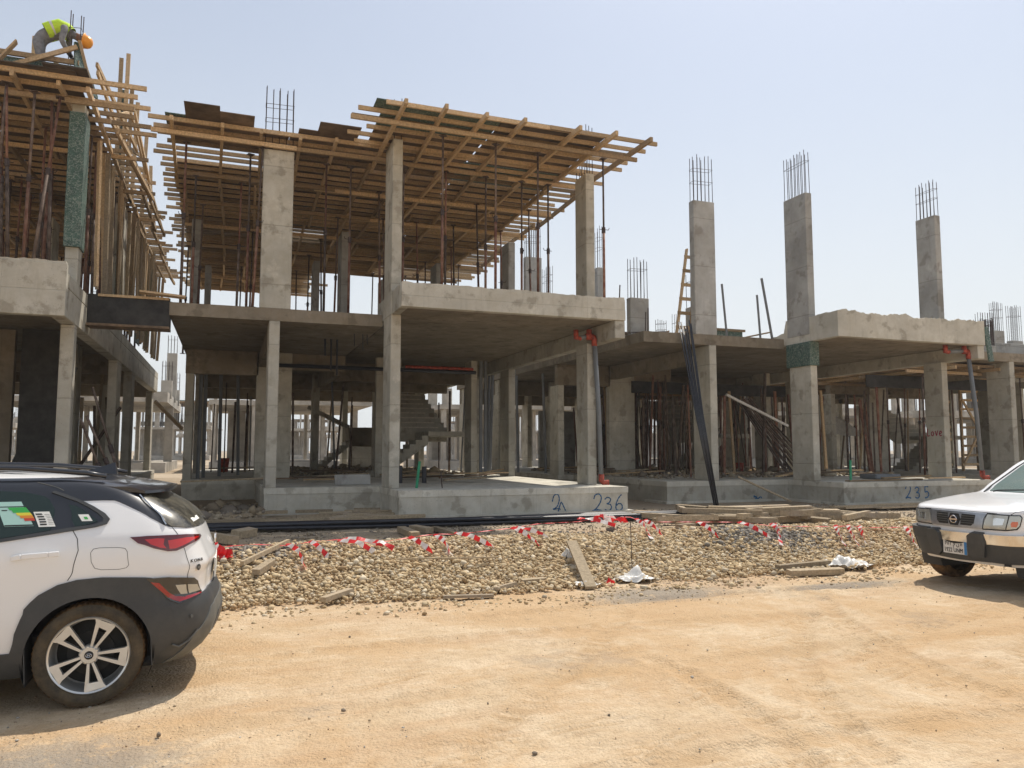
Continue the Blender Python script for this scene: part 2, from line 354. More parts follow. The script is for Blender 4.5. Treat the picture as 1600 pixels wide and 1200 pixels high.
# ------------------------------------------------------------ unfinished concrete villas
ZF, ZS0, ZS1 = .86, 4.41, 4.68       # floor, soffit and top of the first-floor slab
CHL = lambda seed: random.Random(seed)
def strokes(parent, name, lines, origin, ux, uz, size, w, mat, off):
    """sprayed writing: flat ribbons with round ends on a concrete face. ux/uz: directions of the face, off: outward vector"""
    mb = MB(); o = Vector(origin); ux = Vector(ux); uz = Vector(uz); off = Vector(off)
    for ln in lines:
        P = [o + ux*(p[0]*size) + uz*(p[1]*size) + off for p in ln]
        # Catmull-Rom
        Q = []
        for i in range(len(P)-1):
            a = P[max(i-1, 0)]; b = P[i]; c = P[i+1]; d = P[min(i+2, len(P)-1)]
            for k in range(6):
                t = k/6; Q.append(.5*((2*b) + (c-a)*t + (2*a-5*b+4*c-d)*t*t + (3*b-a-3*c+d)*t**3))
        Q.append(P[-1]); V = []; F = []; n = off.normalized()
        for i, p in enumerate(Q):
            d = (Q[min(i+1, len(Q)-1)] - Q[max(i-1, 0)]).normalized(); s = n.cross(d).normalized()
            ww = w*(1 + .25*math.sin(i*1.7)); V += [p + s*ww/2 + off*(.2*(i % 3)), p - s*ww/2 + off*(.2*(i % 3))]
        for i in range(len(Q)-1): F.append((2*i, 2*i+1, 2*i+3, 2*i+2))
        mb.add(V, F)
    return mb.build(name, mat, parent)
M['lit_edge_pale'] = simple('painted_lit_edge', (.55, .50, .42), .95, 0, .2, 12, 0)  # pale tone standing in for light on the stair edges
GLY = {'2': [[(0,.72),(.1,.95),(.35,1),(.5,.8),(.42,.5),(.2,.2),(0,.03),(.25,.08),(.55,.0)]],
       '3': [[(0,.85),(.2,1),(.4,.85),(.3,.6),(.15,.52),(.38,.45),(.45,.2),(.25,0),(0,.1)]],
       '6': [[(.42,1),(.2,.75),(.05,.4),(.05,.1),(.25,0),(.45,.12),(.42,.38),(.2,.42),(.07,.3)]],
       '5': [[(.1,1),(.08,.6),(.1,.5),(.3,.55),(.45,.35),(.35,.08),(.05,0)], [(.1,1),(.45,.95)]],
       'L': [[(.08,1),(.02,.5),(0,.08),(.2,.02),(.42,.1)]], 'O': [[(.2,.75),(.02,.5),(.05,.15),(.25,.05),(.42,.3),(.38,.6),(.2,.75)]],
       'V': [[(0,.8),(.12,.35),(.22,.08),(.32,.4),(.45,.85)]], 'E': [[(.02,.42),(.3,.5),(.4,.68),(.25,.85),(.05,.65),(0,.3),(.15,.05),(.4,.1)]],
       '~': [[(0,.6),(.12,.95),(.35,1),(.45,.75),(.38,.45),(.25,.25),(.05,.15),(.45,.18),(.5,.1)], [(.38,.02),(.5,.4),(.58,.55),(.7,.35),(.85,.05)]]}
M['spray_blue'] = simple('blue_spray_paint', (.02, .10, .22), .6, 0, .5, 18, 0)
M['spray_red'] = simple('red_spray_paint', (.28, .02, .05), .6, 0, .4, 18, 0)
def rebars(parent, x0, x1, y0, y1, z, h, nx=3, ny=2, seed=0, r=.009, name='starter_bars'):
    rr = CHL(seed); mb = MB(); pts = []
    for i in range(nx):
        for j in range(ny):
            x = x0 + .03 + (x1-x0-.06)*i/max(nx-1, 1); y = y0 + .03 + (y1-y0-.06)*j/max(ny-1, 1); pts.append((x, y))
    for x, y in pts:
        hh = h*rr.uniform(.93, 1.02); mb.tube([(x, y, z-.05), (x+rr.uniform(-.012, .012), y+rr.uniform(-.012, .012), z+hh)], r, 5)
    for f in (.45, .72):
        zz = z + h*f + rr.uniform(-.05, .05)
        if f < .5 and rr.random() < .6: continue
        a, b, c, d = (x0+.02, y0+.02, zz), (x1-.02, y0+.02, zz+.02), (x1-.02, y1-.02, zz+.01), (x0+.02, y1-.02, zz-.02)
        mb.tube([a, b, c, d, a], .006, 4)
    return mb.build(name, M['rebar'], parent)
def column(root, x0, x1, y0, y1, z0, z1, mat='conc', bars=None, c=.012, seed=0):
    o = MB().cbox(x0, x1, y0, y1, z0, z1, c).build('column', M[mat], root)
    if bars: rebars(o, x0, x1, y0, y1, z1, *bars, seed=seed)
    return o
def rough_edge(mb, x0, x1, y, z0, z1, depth, seed, amp=.03, n=60):
    """a cast fascia whose top edge was left ragged"""
    rr = CHL(seed); V = []; F = []; h = 0
    for i in range(n+1):
        h = h*.75 + rr.uniform(-amp, amp); x = x0 + (x1-x0)*i/n
        V += [(x, y, z0), (x, y, z1+h), (x, y+depth, z1+h*.4), (x, y+depth, z0)]
    for i in range(n):
        a = 4*i
        for k in range(4): F.append((a+k, a+(k+1) % 4, a+4+(k+1) % 4, a+4+k))
    F += [(0, 1, 2, 3), (4*n+3, 4*n+2, 4*n+1, 4*n)]
    mb.add(V, F)
def stair(root, X0, X1, Ya, Yb, z0, zl):
    """lower flight along x, landing, then a flight away from the street"""
    def flight(pts_low, n, along, rise, run, width0, width1, z):
        pass
    mb = MB(); n = 9; run = (X1-.9-X0)/n; rise = (zl-z0)/(n+1)
    for i in range(n):
        x = X0 + i*run; mb.add([(x,Ya,z0+i*rise),(x,Ya,z0+(i+1)*rise),(x+run,Ya,z0+(i+1)*rise),(x+run,Ya,z0+i*rise-.16+.02),(x,Ya,z0+(i-1)*rise-.14+.0),
                                (x,Yb,z0+i*rise),(x,Yb,z0+(i+1)*rise),(x+run,Yb,z0+(i+1)*rise),(x+run,Yb,z0+i*rise-.14),(x,Yb,z0+(i-1)*rise-.14)],
                               [(0,1,2,3,4),(9,8,7,6,5),(0,5,6,1),(1,6,7,2),(2,7,8,3),(3,8,9,4),(4,9,5,0)])
    st = mb.build('stair', M['conc'], root)
    MB().cbox(X1-.9, X1+.35, Ya, Yb+.9, zl-.16, zl).build('landing', M['conc'], st)
    m2 = MB(); n2 = 8; r2 = .29; Y0 = Yb+.9-.15
    for i in range(n2):
        y = Y0 + i*r2; za = zl + (i+1)*.178; xr = X1+.2-.04*i
        m2.add([(X0+1.0+.0*i,y,zl+i*.178-.02),(X0+1.0,y,za),(X0+1.0,y+r2,za),(X0+1.0,y+r2,zl+i*.178-.14),(X0+1.0,y,zl+(i-1)*.178-.14),
                (xr,y,zl+i*.178-.02),(xr,y,za),(xr,y+r2,za),(xr,y+r2,zl+i*.178-.14),(xr,y,zl+(i-1)*.178-.14)],
               [(4,3,2,1,0),(5,6,7,8,9),(1,6,5,0),(2,7,6,1),(3,8,7,2),(4,9,8,3),(0,5,9,4)])
    m2.build('upper_flight', M['conc'], st)
    m3 = MB(); rr = CHL(3)
    for i in range(n2): y = Y0 + i*r2; za = zl + (i+1)*.178; m3.box(X0+1.05+rr.uniform(0,.5), X1+.1-.04*i-rr.uniform(0,.4), y-.03, y+.0, za-.03, za+.012)
    m3.build('lit_step_edge', M['lit_edge_pale'], st)  # pale strips added to paint the lit lines along the treads
    return st
def drain(root, x, y, zt, zb, xin, tilt=.04):
    p = MB().tube([(x, y, zt-.05), (x+tilt, y, (zt+zb)/2), (x+tilt*1.5, y, zb+.12)], .055, 12).build('drain_pipe', M['pvc'], root, True)
    f = MB(); g0 = MB(); g1 = MB()
    f.tube([(x-.08, y, zt+.06), (x-.02, y, zt+.05), (x, y, zt), (x, y, zt-.16)], .064, 12)
    g0.tube([(x+tilt*1.5, y, zb+.22), (x+tilt*1.5, y, zb+.08), (x+tilt*1.5+.04, y-.02, zb+.03), (x+tilt*1.5+.16, y-.06, zb+.03)], .064, 12)
    g1.tube([(x-.12, y+.02, zt+.22), (x-.12, y+.02, zt-.02)], .066, 12); g1.tube([(x-.03, y, zt+.06), (x-.22, y, zt+.06)], .066, 12)
    for q in (f, g0, g1): q.build('pipe_fitting', M['pvc_red'], p, True)
    h = MB().tube([(x-.2, y, zt+.05), (xin, y+.05, zt+.02)], .05, 12).build('branch_pipe', M['pvc'], root, True)
    g = MB(); g.tube([(xin+.06, y+.05, zt+.02), (xin-.06, y+.05, zt+.02), (xin-.06, y+.05, zt+.2)], .064, 12); g.build('pipe_fitting', M['pvc_red'], h, True)
def villa(ox, label, pl=.76, D=34.0, top=5.03, fbot=4.53, full=True, left=True, ragged=0, front_depth=0, fascia_drop=0, seed=0, cols_up=True):
    root = empty('unfinished_villa', (ox+3.5, 17, .15), label, 'unfinished villa', 'unfinished concrete villas along the road')
    B = lambda: MB()
    def bx(name, x0, x1, y0, y1, z0, z1, mat='conc', c=.012, p=None): return MB().cbox(ox+x0, ox+x1, y0, y1, z0, z1, c).build(name, M[mat], p or root)
    X0 = -1.12
    poly = [(pl, 17.0), (3.185, 17.0), (3.185, 15.0), (8.24, 15.0), (8.24, D), (X0, D), (X0, 22.6), (pl, 22.6)]
    plinth = MB().prism([(ox+x, y) for x, y in poly], 0.0, ZF-.13).build('plinth', M['conc'], root)
    slab0 = [(pl-.012, 16.988), (3.173, 16.988), (3.173, 14.988), (8.252, 14.988), (8.252, D+.01), (X0-.012, D+.01), (X0-.012, 22.588), (pl-.012, 22.588)]
    MB().prism([(ox+x, y) for x, y in slab0], ZF-.13, ZF).build('floor_slab', M['conc_slab'], root)
    foot = [(pl-.08, 16.9), (3.1, 16.9), (3.1, 14.88), (8.34, 14.88), (8.34, 16), (pl-.08, 18)]
    MB().prism([(ox+x, y) for x, y in foot], 0.0, .36).build('footing', M['conc_slab'], root)
    s1 = [(-1.19, 17.0), (3.186, 17.0), (3.186, D), (-1.19, D)]
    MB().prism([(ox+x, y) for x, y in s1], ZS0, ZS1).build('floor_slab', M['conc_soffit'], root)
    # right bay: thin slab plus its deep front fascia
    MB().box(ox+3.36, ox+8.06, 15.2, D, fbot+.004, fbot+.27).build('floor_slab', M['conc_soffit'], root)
    fz0 = fbot - fascia_drop
    if ragged:
        mb = MB(); rough_edge(mb, ox+3.19, ox+8.25, 15.0, fz0+.0, top, .2, seed+3, ragged, 90)
        mb.build('fascia', M['conc_slab'], root)
        mb = MB(); rr = CHL(seed+9); n = 26; V = []; F = []; h = 0
        for i in range(n+1):
            h = h*.7 + rr.uniform(-.025, .025); y = 15.2 + 2.6*i/n; V += [(ox+3.192, y, fz0), (ox+3.19, y, top-.0+h - (.0 if y < 17 else .33)), (ox+3.36, y, top+h-(.0 if y < 17 else .33)), (ox+3.36, y, fz0-.003)]
        for i in range(n):
            for k in range(4): F.append((4*i+k, 4*i+(k+1) % 4, 4*i+4+(k+1) % 4, 4*i+4+k))
        F += [(0,1,2,3), (4*n+3,4*n+2,4*n+1,4*n)]; mb.add(V, F); mb.build('fascia', M['conc_slab'], root)
    else:
        mid = fz0 + (top-fz0)*.46
        mb = MB(); mb.cbox(ox+3.19, ox+8.25, 15.0, 15.2, fz0, mid, .008); mb.cbox(ox+3.195, ox+8.245, 15.006, 15.2, mid, top-.03, .008); rough_edge(mb, ox+3.2, ox+8.23, 15.012, top-.04, top, .17, seed+5, .012, 80)
        mb.build('fascia', M['conc_slab'], root)
        mb = MB(); mb.cbox(ox+3.193, ox+3.37, 15.2, 17.6, fz0-.002, top-.01, .01); mb.cbox(ox+8.07, ox+8.25, 15.2, D, fbot+.0, top-.18, .01)
        mb.build('upstand', M['conc'], root)
    drop = 4.13 if not fascia_drop else fz0
    bx('beam', 8.0, 8.246, 15.03 if not fascia_drop else 15.2, D, drop, fbot, 'conc')
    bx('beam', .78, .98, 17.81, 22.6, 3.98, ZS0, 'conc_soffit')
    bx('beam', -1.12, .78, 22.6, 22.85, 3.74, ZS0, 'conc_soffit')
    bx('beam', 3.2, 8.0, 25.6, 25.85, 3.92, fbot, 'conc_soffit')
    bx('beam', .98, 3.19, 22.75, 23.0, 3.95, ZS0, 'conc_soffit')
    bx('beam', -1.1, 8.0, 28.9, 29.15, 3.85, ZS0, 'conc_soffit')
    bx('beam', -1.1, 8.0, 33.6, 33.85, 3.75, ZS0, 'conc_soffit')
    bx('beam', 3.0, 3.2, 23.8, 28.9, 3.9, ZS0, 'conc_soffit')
    # ground-floor columns
    cs = [(.77,.99,17.0,17.8), (3.183,3.40,16.0,16.8), (7.78,8.0,16.0,16.6), (.72,1.68,22.6,22.82), (-1.11,-.9,22.6,23.3), (4.1,4.85,22.7,22.92),
          (7.02,7.22,22.6,23.3), (8.03,8.24,22.0,22.8), (8.02,8.24,25.2,26.0), (2.86,3.08,28.3,29.1), (1.2,1.42,28.6,29.3), (5.2,5.42,28.9,29.6), (6.9,7.12,29.0,29.7),
          (-1.08,-.88,28.5,29.3), (-1.08,-.88,33.2,33.9), (2.0,2.22,33.2,33.9), (4.6,4.82,33.3,34.0), (7.9,8.12,33.2,33.9)]
    for i, (a, b, c, d) in enumerate(cs):
        if not left and b < 2: continue
        zt = 4.13 if a > 7.7 else (ZS0 if i not in (4,) else 3.74)
        if fascia_drop and a > 7.7: zt = drop
        if fascia_drop and i == 2: continue
        if i == 1: zt = fbot
        column(root, ox+a, ox+b, c, d, ZF, zt, 'conc', seed=i)
    if full: stair(root, ox+4.2, ox+6.9, 23.9, 24.9, ZF, 2.25)
    return root, plinth
# ---- villa 236, in the middle
v1, pl1 = villa(0, 'two-storey concrete villa frame in the middle, marked 236, timber deck above', seed=1)
strokes(pl1, 'painted_number', [[(p[0]+k*.72, p[1]*[1, .8, .95][k]) for p in l] for k, ch in enumerate('236') for l in GLY[ch]] + [[(-.12, .02), (.3, .06)]], (7.42, 15.0, .35), (1, 0, 0), (0, 0, 1), .36, .026, M['spray_blue'], (0, -.004, 0))
strokes(pl1, 'painted_number', GLY['~'], (6.45, 15.0, .36), (1, 0, 0), (0, 0, 1), .36, .024, M['spray_blue'], (0, -.004, 0))
drain(v1, 7.93, 15.93, 4.22, ZF+.02, 7.55, .10)
for a in [(.56,1.2,17.02,17.24,8.18,(1.45,5,2)), (3.178,3.395,15.995,16.8,8.38,(.95,2,4)), (7.78,8.0,16.0,16.6,8.2,(1.2,3,3)), (8.02,8.24,22.0,22.8,8.1,None), (6.6,6.82,25.4,26.2,8.1,None),
          (3.0,3.22,22.6,23.4,8.1,None), (4.6,4.82,22.6,23.4,8.1,None), (-1.1,-.86,22.8,23.6,8.1,None), (2.6,2.8,26.5,27.3,8.1,None), (5.3,5.5,28.6,29.3,8.1,None), (-.9,-.7,28.5,29.2,8.1,None), (1.3,1.5,30.,30.8,8.1,None)]:
    fl = ZS1 if a[0] < 3.1 else 4.80
    column(v1, a[0], a[1], a[2], a[3], 4.53 if a[0] == 3.178 else fl, a[4], 'conc_up' if a[2] > 20 else 'conc', a[5], seed=int(a[0]*10))
# ---- villa 235, right of it, no upper deck yet
v2, pl2 = villa(11.05, 'concrete villa frame on the right, marked 235, bare columns above its slab', pl=-.58, top=5.14, fbot=4.5, ragged=.03, seed=2)
strokes(pl2, 'painted_number', [[(p[0]+k*.95, p[1]*[1, .85, .9][k]) for p in l] for k, ch in enumerate('235') for l in GLY[ch]], (16.22, 15.0, .43), (1, 0, 0), (0, 0, 1), .33, .032, M['spray_blue'], (0, -.004, 0))
strokes(pl2, 'painted_number', [[(p[0], p[1]*.5) for p in l] for l in GLY['3']] + [[(.3, .1), (.8, .45), (1.0, .3)], [(0, .6), (.9, .0)]], (13.1, 17.0, .3), (1, 0, 0), (0, 0, 1), .26, .03, M['spray_blue'], (0, -.004, 0))
c6 = [o for o in v2.children if o.name.startswith('column')][2]
strokes(c6, 'painted_word', [[(q[1]*-1, q[0]) for q in [(p[1]*[1, .85, .9, .8][k], p[0]*.9 + k*.66) for p in l]] for k, ch in enumerate('LOVE') for l in GLY[ch]], (11.05+7.78, 16.56, 2.05), (0, 1, 0), (0, 0, 1), .2, .03, M['spray_red'], (-.004, 0, 0))
drain(v2, 19.02, 15.3, 4.3, ZF+.02, 18.3, .2)
MB().cbox(11.05+3.13, 11.05+3.44, 15.95, 16.86, 3.86, 4.49, .01).build('column_formwork', M['ply_green'], v2)
MB().beam((19.42, 15.06, 5.02), (19.5, 15.0, 4.06), .16, .05).build('edge_board', M['ply_green'], v2)
for a in [(11.42,12.08,17.0,17.22,8.28,(1.25,6,2)), (14.232,14.45,16.0,16.85,8.5,(1.2,2,7)), (18.83,19.05,16.0,16.65,8.38,(1.05,2,6)),
          (10.05,10.62,18.0,18.22,5.75,(1.1,6,2)), (12.35,12.55,18.2,18.9,5.75,(1.0,2,3))]:
    column(v2, a[0], a[1], a[2], a[3], ZS1, a[4], 'conc_up', a[5], seed=int(a[0]*10))
# ---- villa left of the gap, and the next one on the far right
v0, pl0 = villa(-10.95, 'shaded concrete villa frame at the left edge behind the white car', top=4.93, fbot=4.5, fascia_drop=.53, seed=4, full=False)
for a, b, y, z, m_ in [(-9, -4.62, 20.3, 4.4, 'conc_soffit'), (-4.42, -3.68, 20.0, 4.4, 'ply_black')]: MB().box(a, b, y, y+.2, ZF, z).build('wall', M[m_], v0)  # second wall's black tone stands in for deep interior shade
for a in [(-2.93,-2.71,16.0,16.35,8.2), (-2.92,-2.72,22.0,22.8,8.1), (-6.2,-6.0,18.0,18.8,8.1), (-4.9,-4.7,24.0,24.8,8.1)]:
    column(v0, a[0], a[1], a[2], a[3], 4.7, a[4], 'conc')
column(v0, -2.93, -2.70, 15.95, 16.2, ZF, 3.96, 'conc')
MB().cbox(-2.955, -2.68, 15.93, 16.42, 5.42, 8.0, .006).build('column_formwork', M['ply_green'], v0)
v3, pl3 = villa(22.1, 'concrete villa frame at the far right edge behind the white pickup', seed=5, D=30, ragged=.02)
# ---- black plywood beam form bridging the gap between the two left villas
bf = empty('beam_form', (-1.95, 17.2, 4.1), 'black plywood beam form bridging the gap between the left and middle villas', 'formwork')
MB().cbox(-2.69, -1.18, 17.05, 17.09, 4.17, 4.76, .004).build('side_panel', M['ply_black'], bf)
MB().cbox(-2.69, -1.18, 17.4, 17.44, 4.17, 4.76, .004).build('side_panel', M['ply_black'], bf)
MB().cbox(-2.69, -1.18, 17.0, 17.5, 4.12, 4.17, .004).build('bottom_board', M['ply_brown'], bf)
mb = MB(); mb.beam((-2.5, 17.03, 4.74), (-1.2, 17.03, 4.74), .03, .05); mb.beam((-1.75, 16.9, 4.83), (-.9, 17.0, 4.79), .25, .04); mb.build('top_batten', M['wood'], bf)

# ------------------------------------------------------------ timber formwork decks
def deck(label, zt, rects, bearers, stringers, joist_edges, seed, green=.15, step=.38, ply=True, ragged=.35):
    """rects: sheeted areas; bearers: (x, y0, y1); stringers: (y, x0, x1); joist_edges(y) -> list of (x0, x1)"""
    rr = CHL(seed); x0 = min(r[0] for r in rects); y0 = min(r[2] for r in rects)
    root = empty('formwork_deck', (x0, y0, zt-.32), label, 'formwork deck', 'timber formwork decks')
    zj1 = zt-.02; zj0 = zj1-.09; zb0 = zj0-.10; zs0 = zb0-.10
    for y, a, b in stringers:
        L = b-a; cut = a + L*rr.uniform(.35, .65)
        for (p, q, dy) in ((a, cut+.25, 0), (cut-.25, b, .075)):
            MB().beam((p, y+dy, zs0+.045+rr.uniform(-.01, .0)), (q, y+dy+rr.uniform(-.05, .05), zs0+.045+rr.uniform(-.01, 0)), .055, .09).build('stringer', M['wood'], root)
    for x, a, b in bearers:
        y = a
        while y < b:
            L = rr.uniform(3.4, 4.4); e = min(y+L, b); dx = rr.choice((0, .07))
            MB().beam((x+dx, y, zb0+.05), (x+dx+rr.uniform(-.12, .12), e, zb0+.05), .065, .1).build('bearer', M['wood'], root)
            y = e - .35
            if b - y < .8: break
    for y, segs in joist_edges:
        for a, b in segs: MB().beam((a, y, zj0+.045), (b, y+rr.uniform(-.04, .04), zj0+.045), .05, .085).build('joist', M['wood'], root)
    if ply:
        for (a, b, c, d) in rects:
            y = c
            while y < d-.1:
                ye = min(y+1.22, d); x = a + rr.uniform(-.1, .0)
                while x < b-.1:
                    xe = min(x+2.44, b); g = .004 + (rr.random() < .3)*.02; m = 'ply_green' if rr.random() < green else ('ply' if rr.random() < .75 else 'ply_brown')
                    if rr.random() > .015: MB().box(x+g, xe-g, y+g+rr.uniform(0, .015), ye-g, zt-.018, zt).build('plywood_panel', M[m], root)
                    x = xe
                y = ye
    return root
def jrows(y0, y1, step, fx, seed):
    rr = CHL(seed); out = []; y = y0
    while y < y1:
        a, b = fx(y); a += rr.uniform(-.25, .15); b += rr.uniform(-.3, .25); c = a + (b-a)*rr.uniform(.35, .65)
        out.append((y+rr.uniform(-.04, .04), [(a, c+.2), (c-.2, b)] if rr.random() < .0 else [(a, b)])); y += step
    return out
ZD = 8.5
d1 = deck('timber formwork deck propped above the middle villa', ZD,
    [(2.75, 7.75, 14.62, 30.0), (-1.35, 2.75, 16.75, 34.0)],
    [(2.97,14.05,29),(3.76,14.0,29),(4.69,14.08,29),(5.5,14.05,29),(6.64,14.0,29),(7.54,13.98,28.5),(8.4,14.02,27), (-1.25,16.42,34),(-.35,16.45,34),(.41,16.5,34),(1.29,16.55,34),(1.96,16.4,34)],
    [(14.85,2.1,8.55),(16.9,-1.66,3.6),(17.02,3.0,8.3),(19.4,-1.3,8.35),(21.6,-1.35,8.5),(23.9,-1.4,8.5),(26.2,-1.4,8.6),(28.6,-1.5,8.3),(31,-1.5,3.6),(33.3,-1.5,3.3)],
    [(14.42, [(2.72, 6.9), (6.2, 8.78)])] + jrows(14.85, 16.7, .42, lambda y: (2.4, 8.75), 3) + jrows(16.75, 29.4, .39, lambda y: (-1.55, 8.6 if y < 24 else 8.9), 4) + jrows(29.5, 34, .4, lambda y: (-1.7, 3.2), 5), 11, .1)
for a in [(-1.0,-.33,15.95,16.9), (-.33,.34,16.2,16.9), (1.25,1.66,16.5,16.9), (1.64,2.5,16.0,16.9)]:
    MB().box(a[0], a[1], a[2], a[3], ZD+.004, ZD+.022).build('plywood_panel', M['ply_brown'], d1)
MB().box(-1.39, -1.0, 16.62, 17.6, ZD+.004, ZD+.022).build('plywood_panel', M['ply_green'], d1)
MB().box(2.55, 6.7, 14.5, 15.0, ZD+.004, ZD+.022).build('plywood_panel', M['ply_green'], d1)
MB().cbox(6.9, 7.6, 15.6, 16.9, ZD+.03, ZD+.3, .01).build('plywood_panel', M['ply_green'], d1)
d0 = deck('timber formwork deck with a worker on it, above the left villa', 8.42,
    [(-9.5, -2.75, 15.1, 33.0)],
    [(-6.5,15.2,33),(-5.6,15.3,33),(-4.7,15.25,33),(-3.74,15.2,33),(-3.12,15.35,33),(-2.66,15.45,33),(-2.3,21,33)],
    [(15.75,-8,-1.85),(16.55,-8,-2.35),(18.5,-8,-2.1),(21,-8,-2.1),(23.5,-8,-2.1),(26,-8,-2.0),(29,-8,-2.2)],
    jrows(15.3, 17.8, .46, lambda y: (-8.5, -1.75), 6) + jrows(17.9, 32.5, .42, lambda y: (-8.5, -1.95), 7), 12, .05)
for a in [(-3.25,-2.55,15.0,15.95), (-4.05,-3.25,15.2,16.0), (-5.4,-4.05,15.2,16.2)]: MB().box(a[0], a[1], a[2], a[3], 8.424, 8.445).build('plywood_panel', M['ply'], d0)
up = MB(); up.beam((-6.5, 15.75, 8.62), (-2.78, 15.75, 8.62), .025, .34); up.build('upstand_form', M['ply_green'], d0)
up = MB(); up.beam((-6.5, 15.7, 8.84), (-2.8, 15.7, 8.84), .05, .09); up.build('rail', M['wood'], d0)
MB().add([(-2.83,15.6,8.47),(-2.56,16.35,8.47),(-2.56,16.35,8.52),(-2.8,15.62,9.2),(-2.86,15.6,9.2), (-2.85,15.63,8.47),(-2.59,16.38,8.47),(-2.59,16.38,8.52),(-2.83,15.65,9.2),(-2.89,15.63,9.2)],
         [(0,1,2,3,4),(9,8,7,6,5),(0,5,6,1),(1,6,7,2),(2,7,8,3),(3,8,9,4),(4,9,5,0)]).build('upstand_form', M['ply_green'], d0)
mb = MB(); 
for a, b, w, h in [((-2.78,15.55,9.2),(-2.6,15.62,8.5),.05,.09), ((-4.2,15.55,8.36),(-2.82,15.6,9.1),.05,.08), ((-4.15,15.4,8.3),(-3.75,15.45,8.95),.16,.03), ((-3.72,16.6,8.45),(-3.72,16.6,9.65),.1,.05), ((-3.35,16.6,8.45),(-3.35,16.6,9.2),.08,.05)]:
    MB().beam(a, b, w, h).build('brace', M['wood'], d0)
rebars(d0, -3.02, -2.78, 15.75, 16.0, 8.6, 1.3, 2, 2, 5)
# braces and posts running back along the right edge of the left villa's deck
for a, b in [((-2.55,16.1,8.9),(-2.35,18.6,8.4)), ((-2.5,17.2,8.45),(-2.4,19.6,9.6)), ((-2.6,16.3,9.15),(-2.15,19.2,8.55)), ((-2.6,18,8.4),(-2.2,21.5,9.2)), ((-2.3,19,9.4),(-2.1,22.5,8.45)), ((-2.45,20,8.45),(-2.4,23.5,9.6)), ((-2.5,16.8,8.5),(-2.1,20.5,8.1)),
             ((-2.2,21,8.9),(-2.0,25,8.2)), ((-2.6,22,8.6),(-2.1,26,8.9)), ((-2.35,17.5,8.3),(-1.95,21,8.0)), ((-2.2,19,8.3),(-1.8,23,7.6)), ((-2.1,18,9.0),(-2.0,20.5,8.3))]: MB().beam(a, b, .045, .09).build('brace', M['wood'], d0)
rs = random.Random(5)
for i, (x, y, h) in enumerate([(-2.95,22,3.6),(-2.80,22,3.75),(-2.72,22.3,3.0),(-2.62,22.6,2.7),(-3.0,24.5,2.4),(-2.55,24.4,2.5),(-2.5,26.5,2.3),(-2.9,28,2.4)]):
    thing(MB().beam((x, y, 8.44), (x+rs.uniform(-.06,.06), y, 8.44+h), .1, .05), 'timber_post', M['wood'], 'upright timber post rising from the far end of the left deck', 'timber post', 'upright posts on the left deck')
thing(MB().beam((-2.86, 22.05, 8.44), (-2.86, 22.05, 11.2), .12, .02), 'plywood_strip', M['ply_green'], 'narrow green plywood strip between the upright posts on the left deck', 'plywood')
# timber uprights and shuttering standing along the open side of the left villa's upper floor
for i in range(34):
    y = 17.2 + i*.42 + rs.uniform(-.1,.1); x = -2.62 + rs.uniform(-.12,.12); ln = rs.uniform(-.25,.25)
    thing(MB().beam((x, y, 4.95), (x+rs.uniform(-.1,.1), y+ln, 8.05), .05, .09, rs.uniform(0,1.5)), 'timber_upright', M['wood_old' if i % 3 else 'wood'], 'timber upright along the open side of the left villa upper floor', 'timber post', 'uprights along the left villa upper floor')
for i, (y, h) in enumerate([(19.2,2.0),(21.4,2.6),(23.8,1.6),(26.0,2.4)]):
    thing(MB().box(-2.78,-2.75,y,y+1.3,5.0,5.0+h), 'shutter_panel', M['ply_green' if i % 2 else 'ply'], 'plywood shutter panel standing among the uprights of the left villa', 'plywood', 'shutter panels on the left villa')
# first-floor decks behind villa 235 and over the far right villa
d3 = deck('low timber formwork deck around the far right villa, seen under its slab edge', 4.36,
    [(20.6, 27, 17.6, 26.5)], [(20.9,17.3,26),(21.8,17.2,26),(22.8,17.3,26),(23.9,17.3,26)], [(17.9,19.6,26),(20,19.8,26),(22.5,19.8,26),(25,19.8,26)],
    jrows(17.5, 26, .45, lambda y: (20.0, 26.5), 9), 13, .5)
d4 = deck('low timber formwork deck inside the rear of villa 235', 4.3,
    [(14.6, 22.5, 26.0, 33)], [(15.2,25.8,33),(16.6,25.8,33),(18,25.8,33),(19.6,25.8,33),(21,25.8,33)], [(26.4,14.4,22.8),(28.8,14.4,22.8),(31.5,14.4,22.8)],
    jrows(25.9, 33, .5, lambda y: (14.3, 22.9), 10), 14, .4)
mb = MB(); mb.box(12.6, 18.9, 22.55, 22.58, 3.55, 3.95); mb.box(19.4, 26, 19.3, 19.33, 3.7, 4.1); mb.build('edge_form', M['ply_black'], d4)

# ------------------------------------------------------------ steel props
def make_prop(H, name_mat, label, group):
    root = empty('steel_prop', (0, 0, 0), label, 'steel prop', group)
    hs = H*random.uniform(.5, .62)
    o = MB().tube([(0,0,.01),(0,0,hs)], .030, 8); o.build('outer_tube', M[name_mat], root, True, base=(0,0,0))
    MB().tube([(0,0,hs-.1),(0,0,H)], .023, 8).build('inner_tube', M['steel_old' if name_mat == 'steel_red' else 'steel_red'], root, True, base=(0,0,0))
    c = MB().tube([(0,0,hs-.1),(0,0,hs+.03)], .042, 10); c.tube([(-.1,0,hs-.02),(.12,0,hs-.02),(.14,0,hs+.03)], .008, 5); c.build('collar', M['rebar'], root, base=(0,0,0))
    MB().box(-.07,.07,-.07,.07,0,.01).build('base_plate', M['steel_old'], root, base=(0,0,0))
    MB().box(-.07,.07,-.07,.07,H-.01,H).build('head_plate', M['steel_old'], root, base=(0,0,0))
    return root
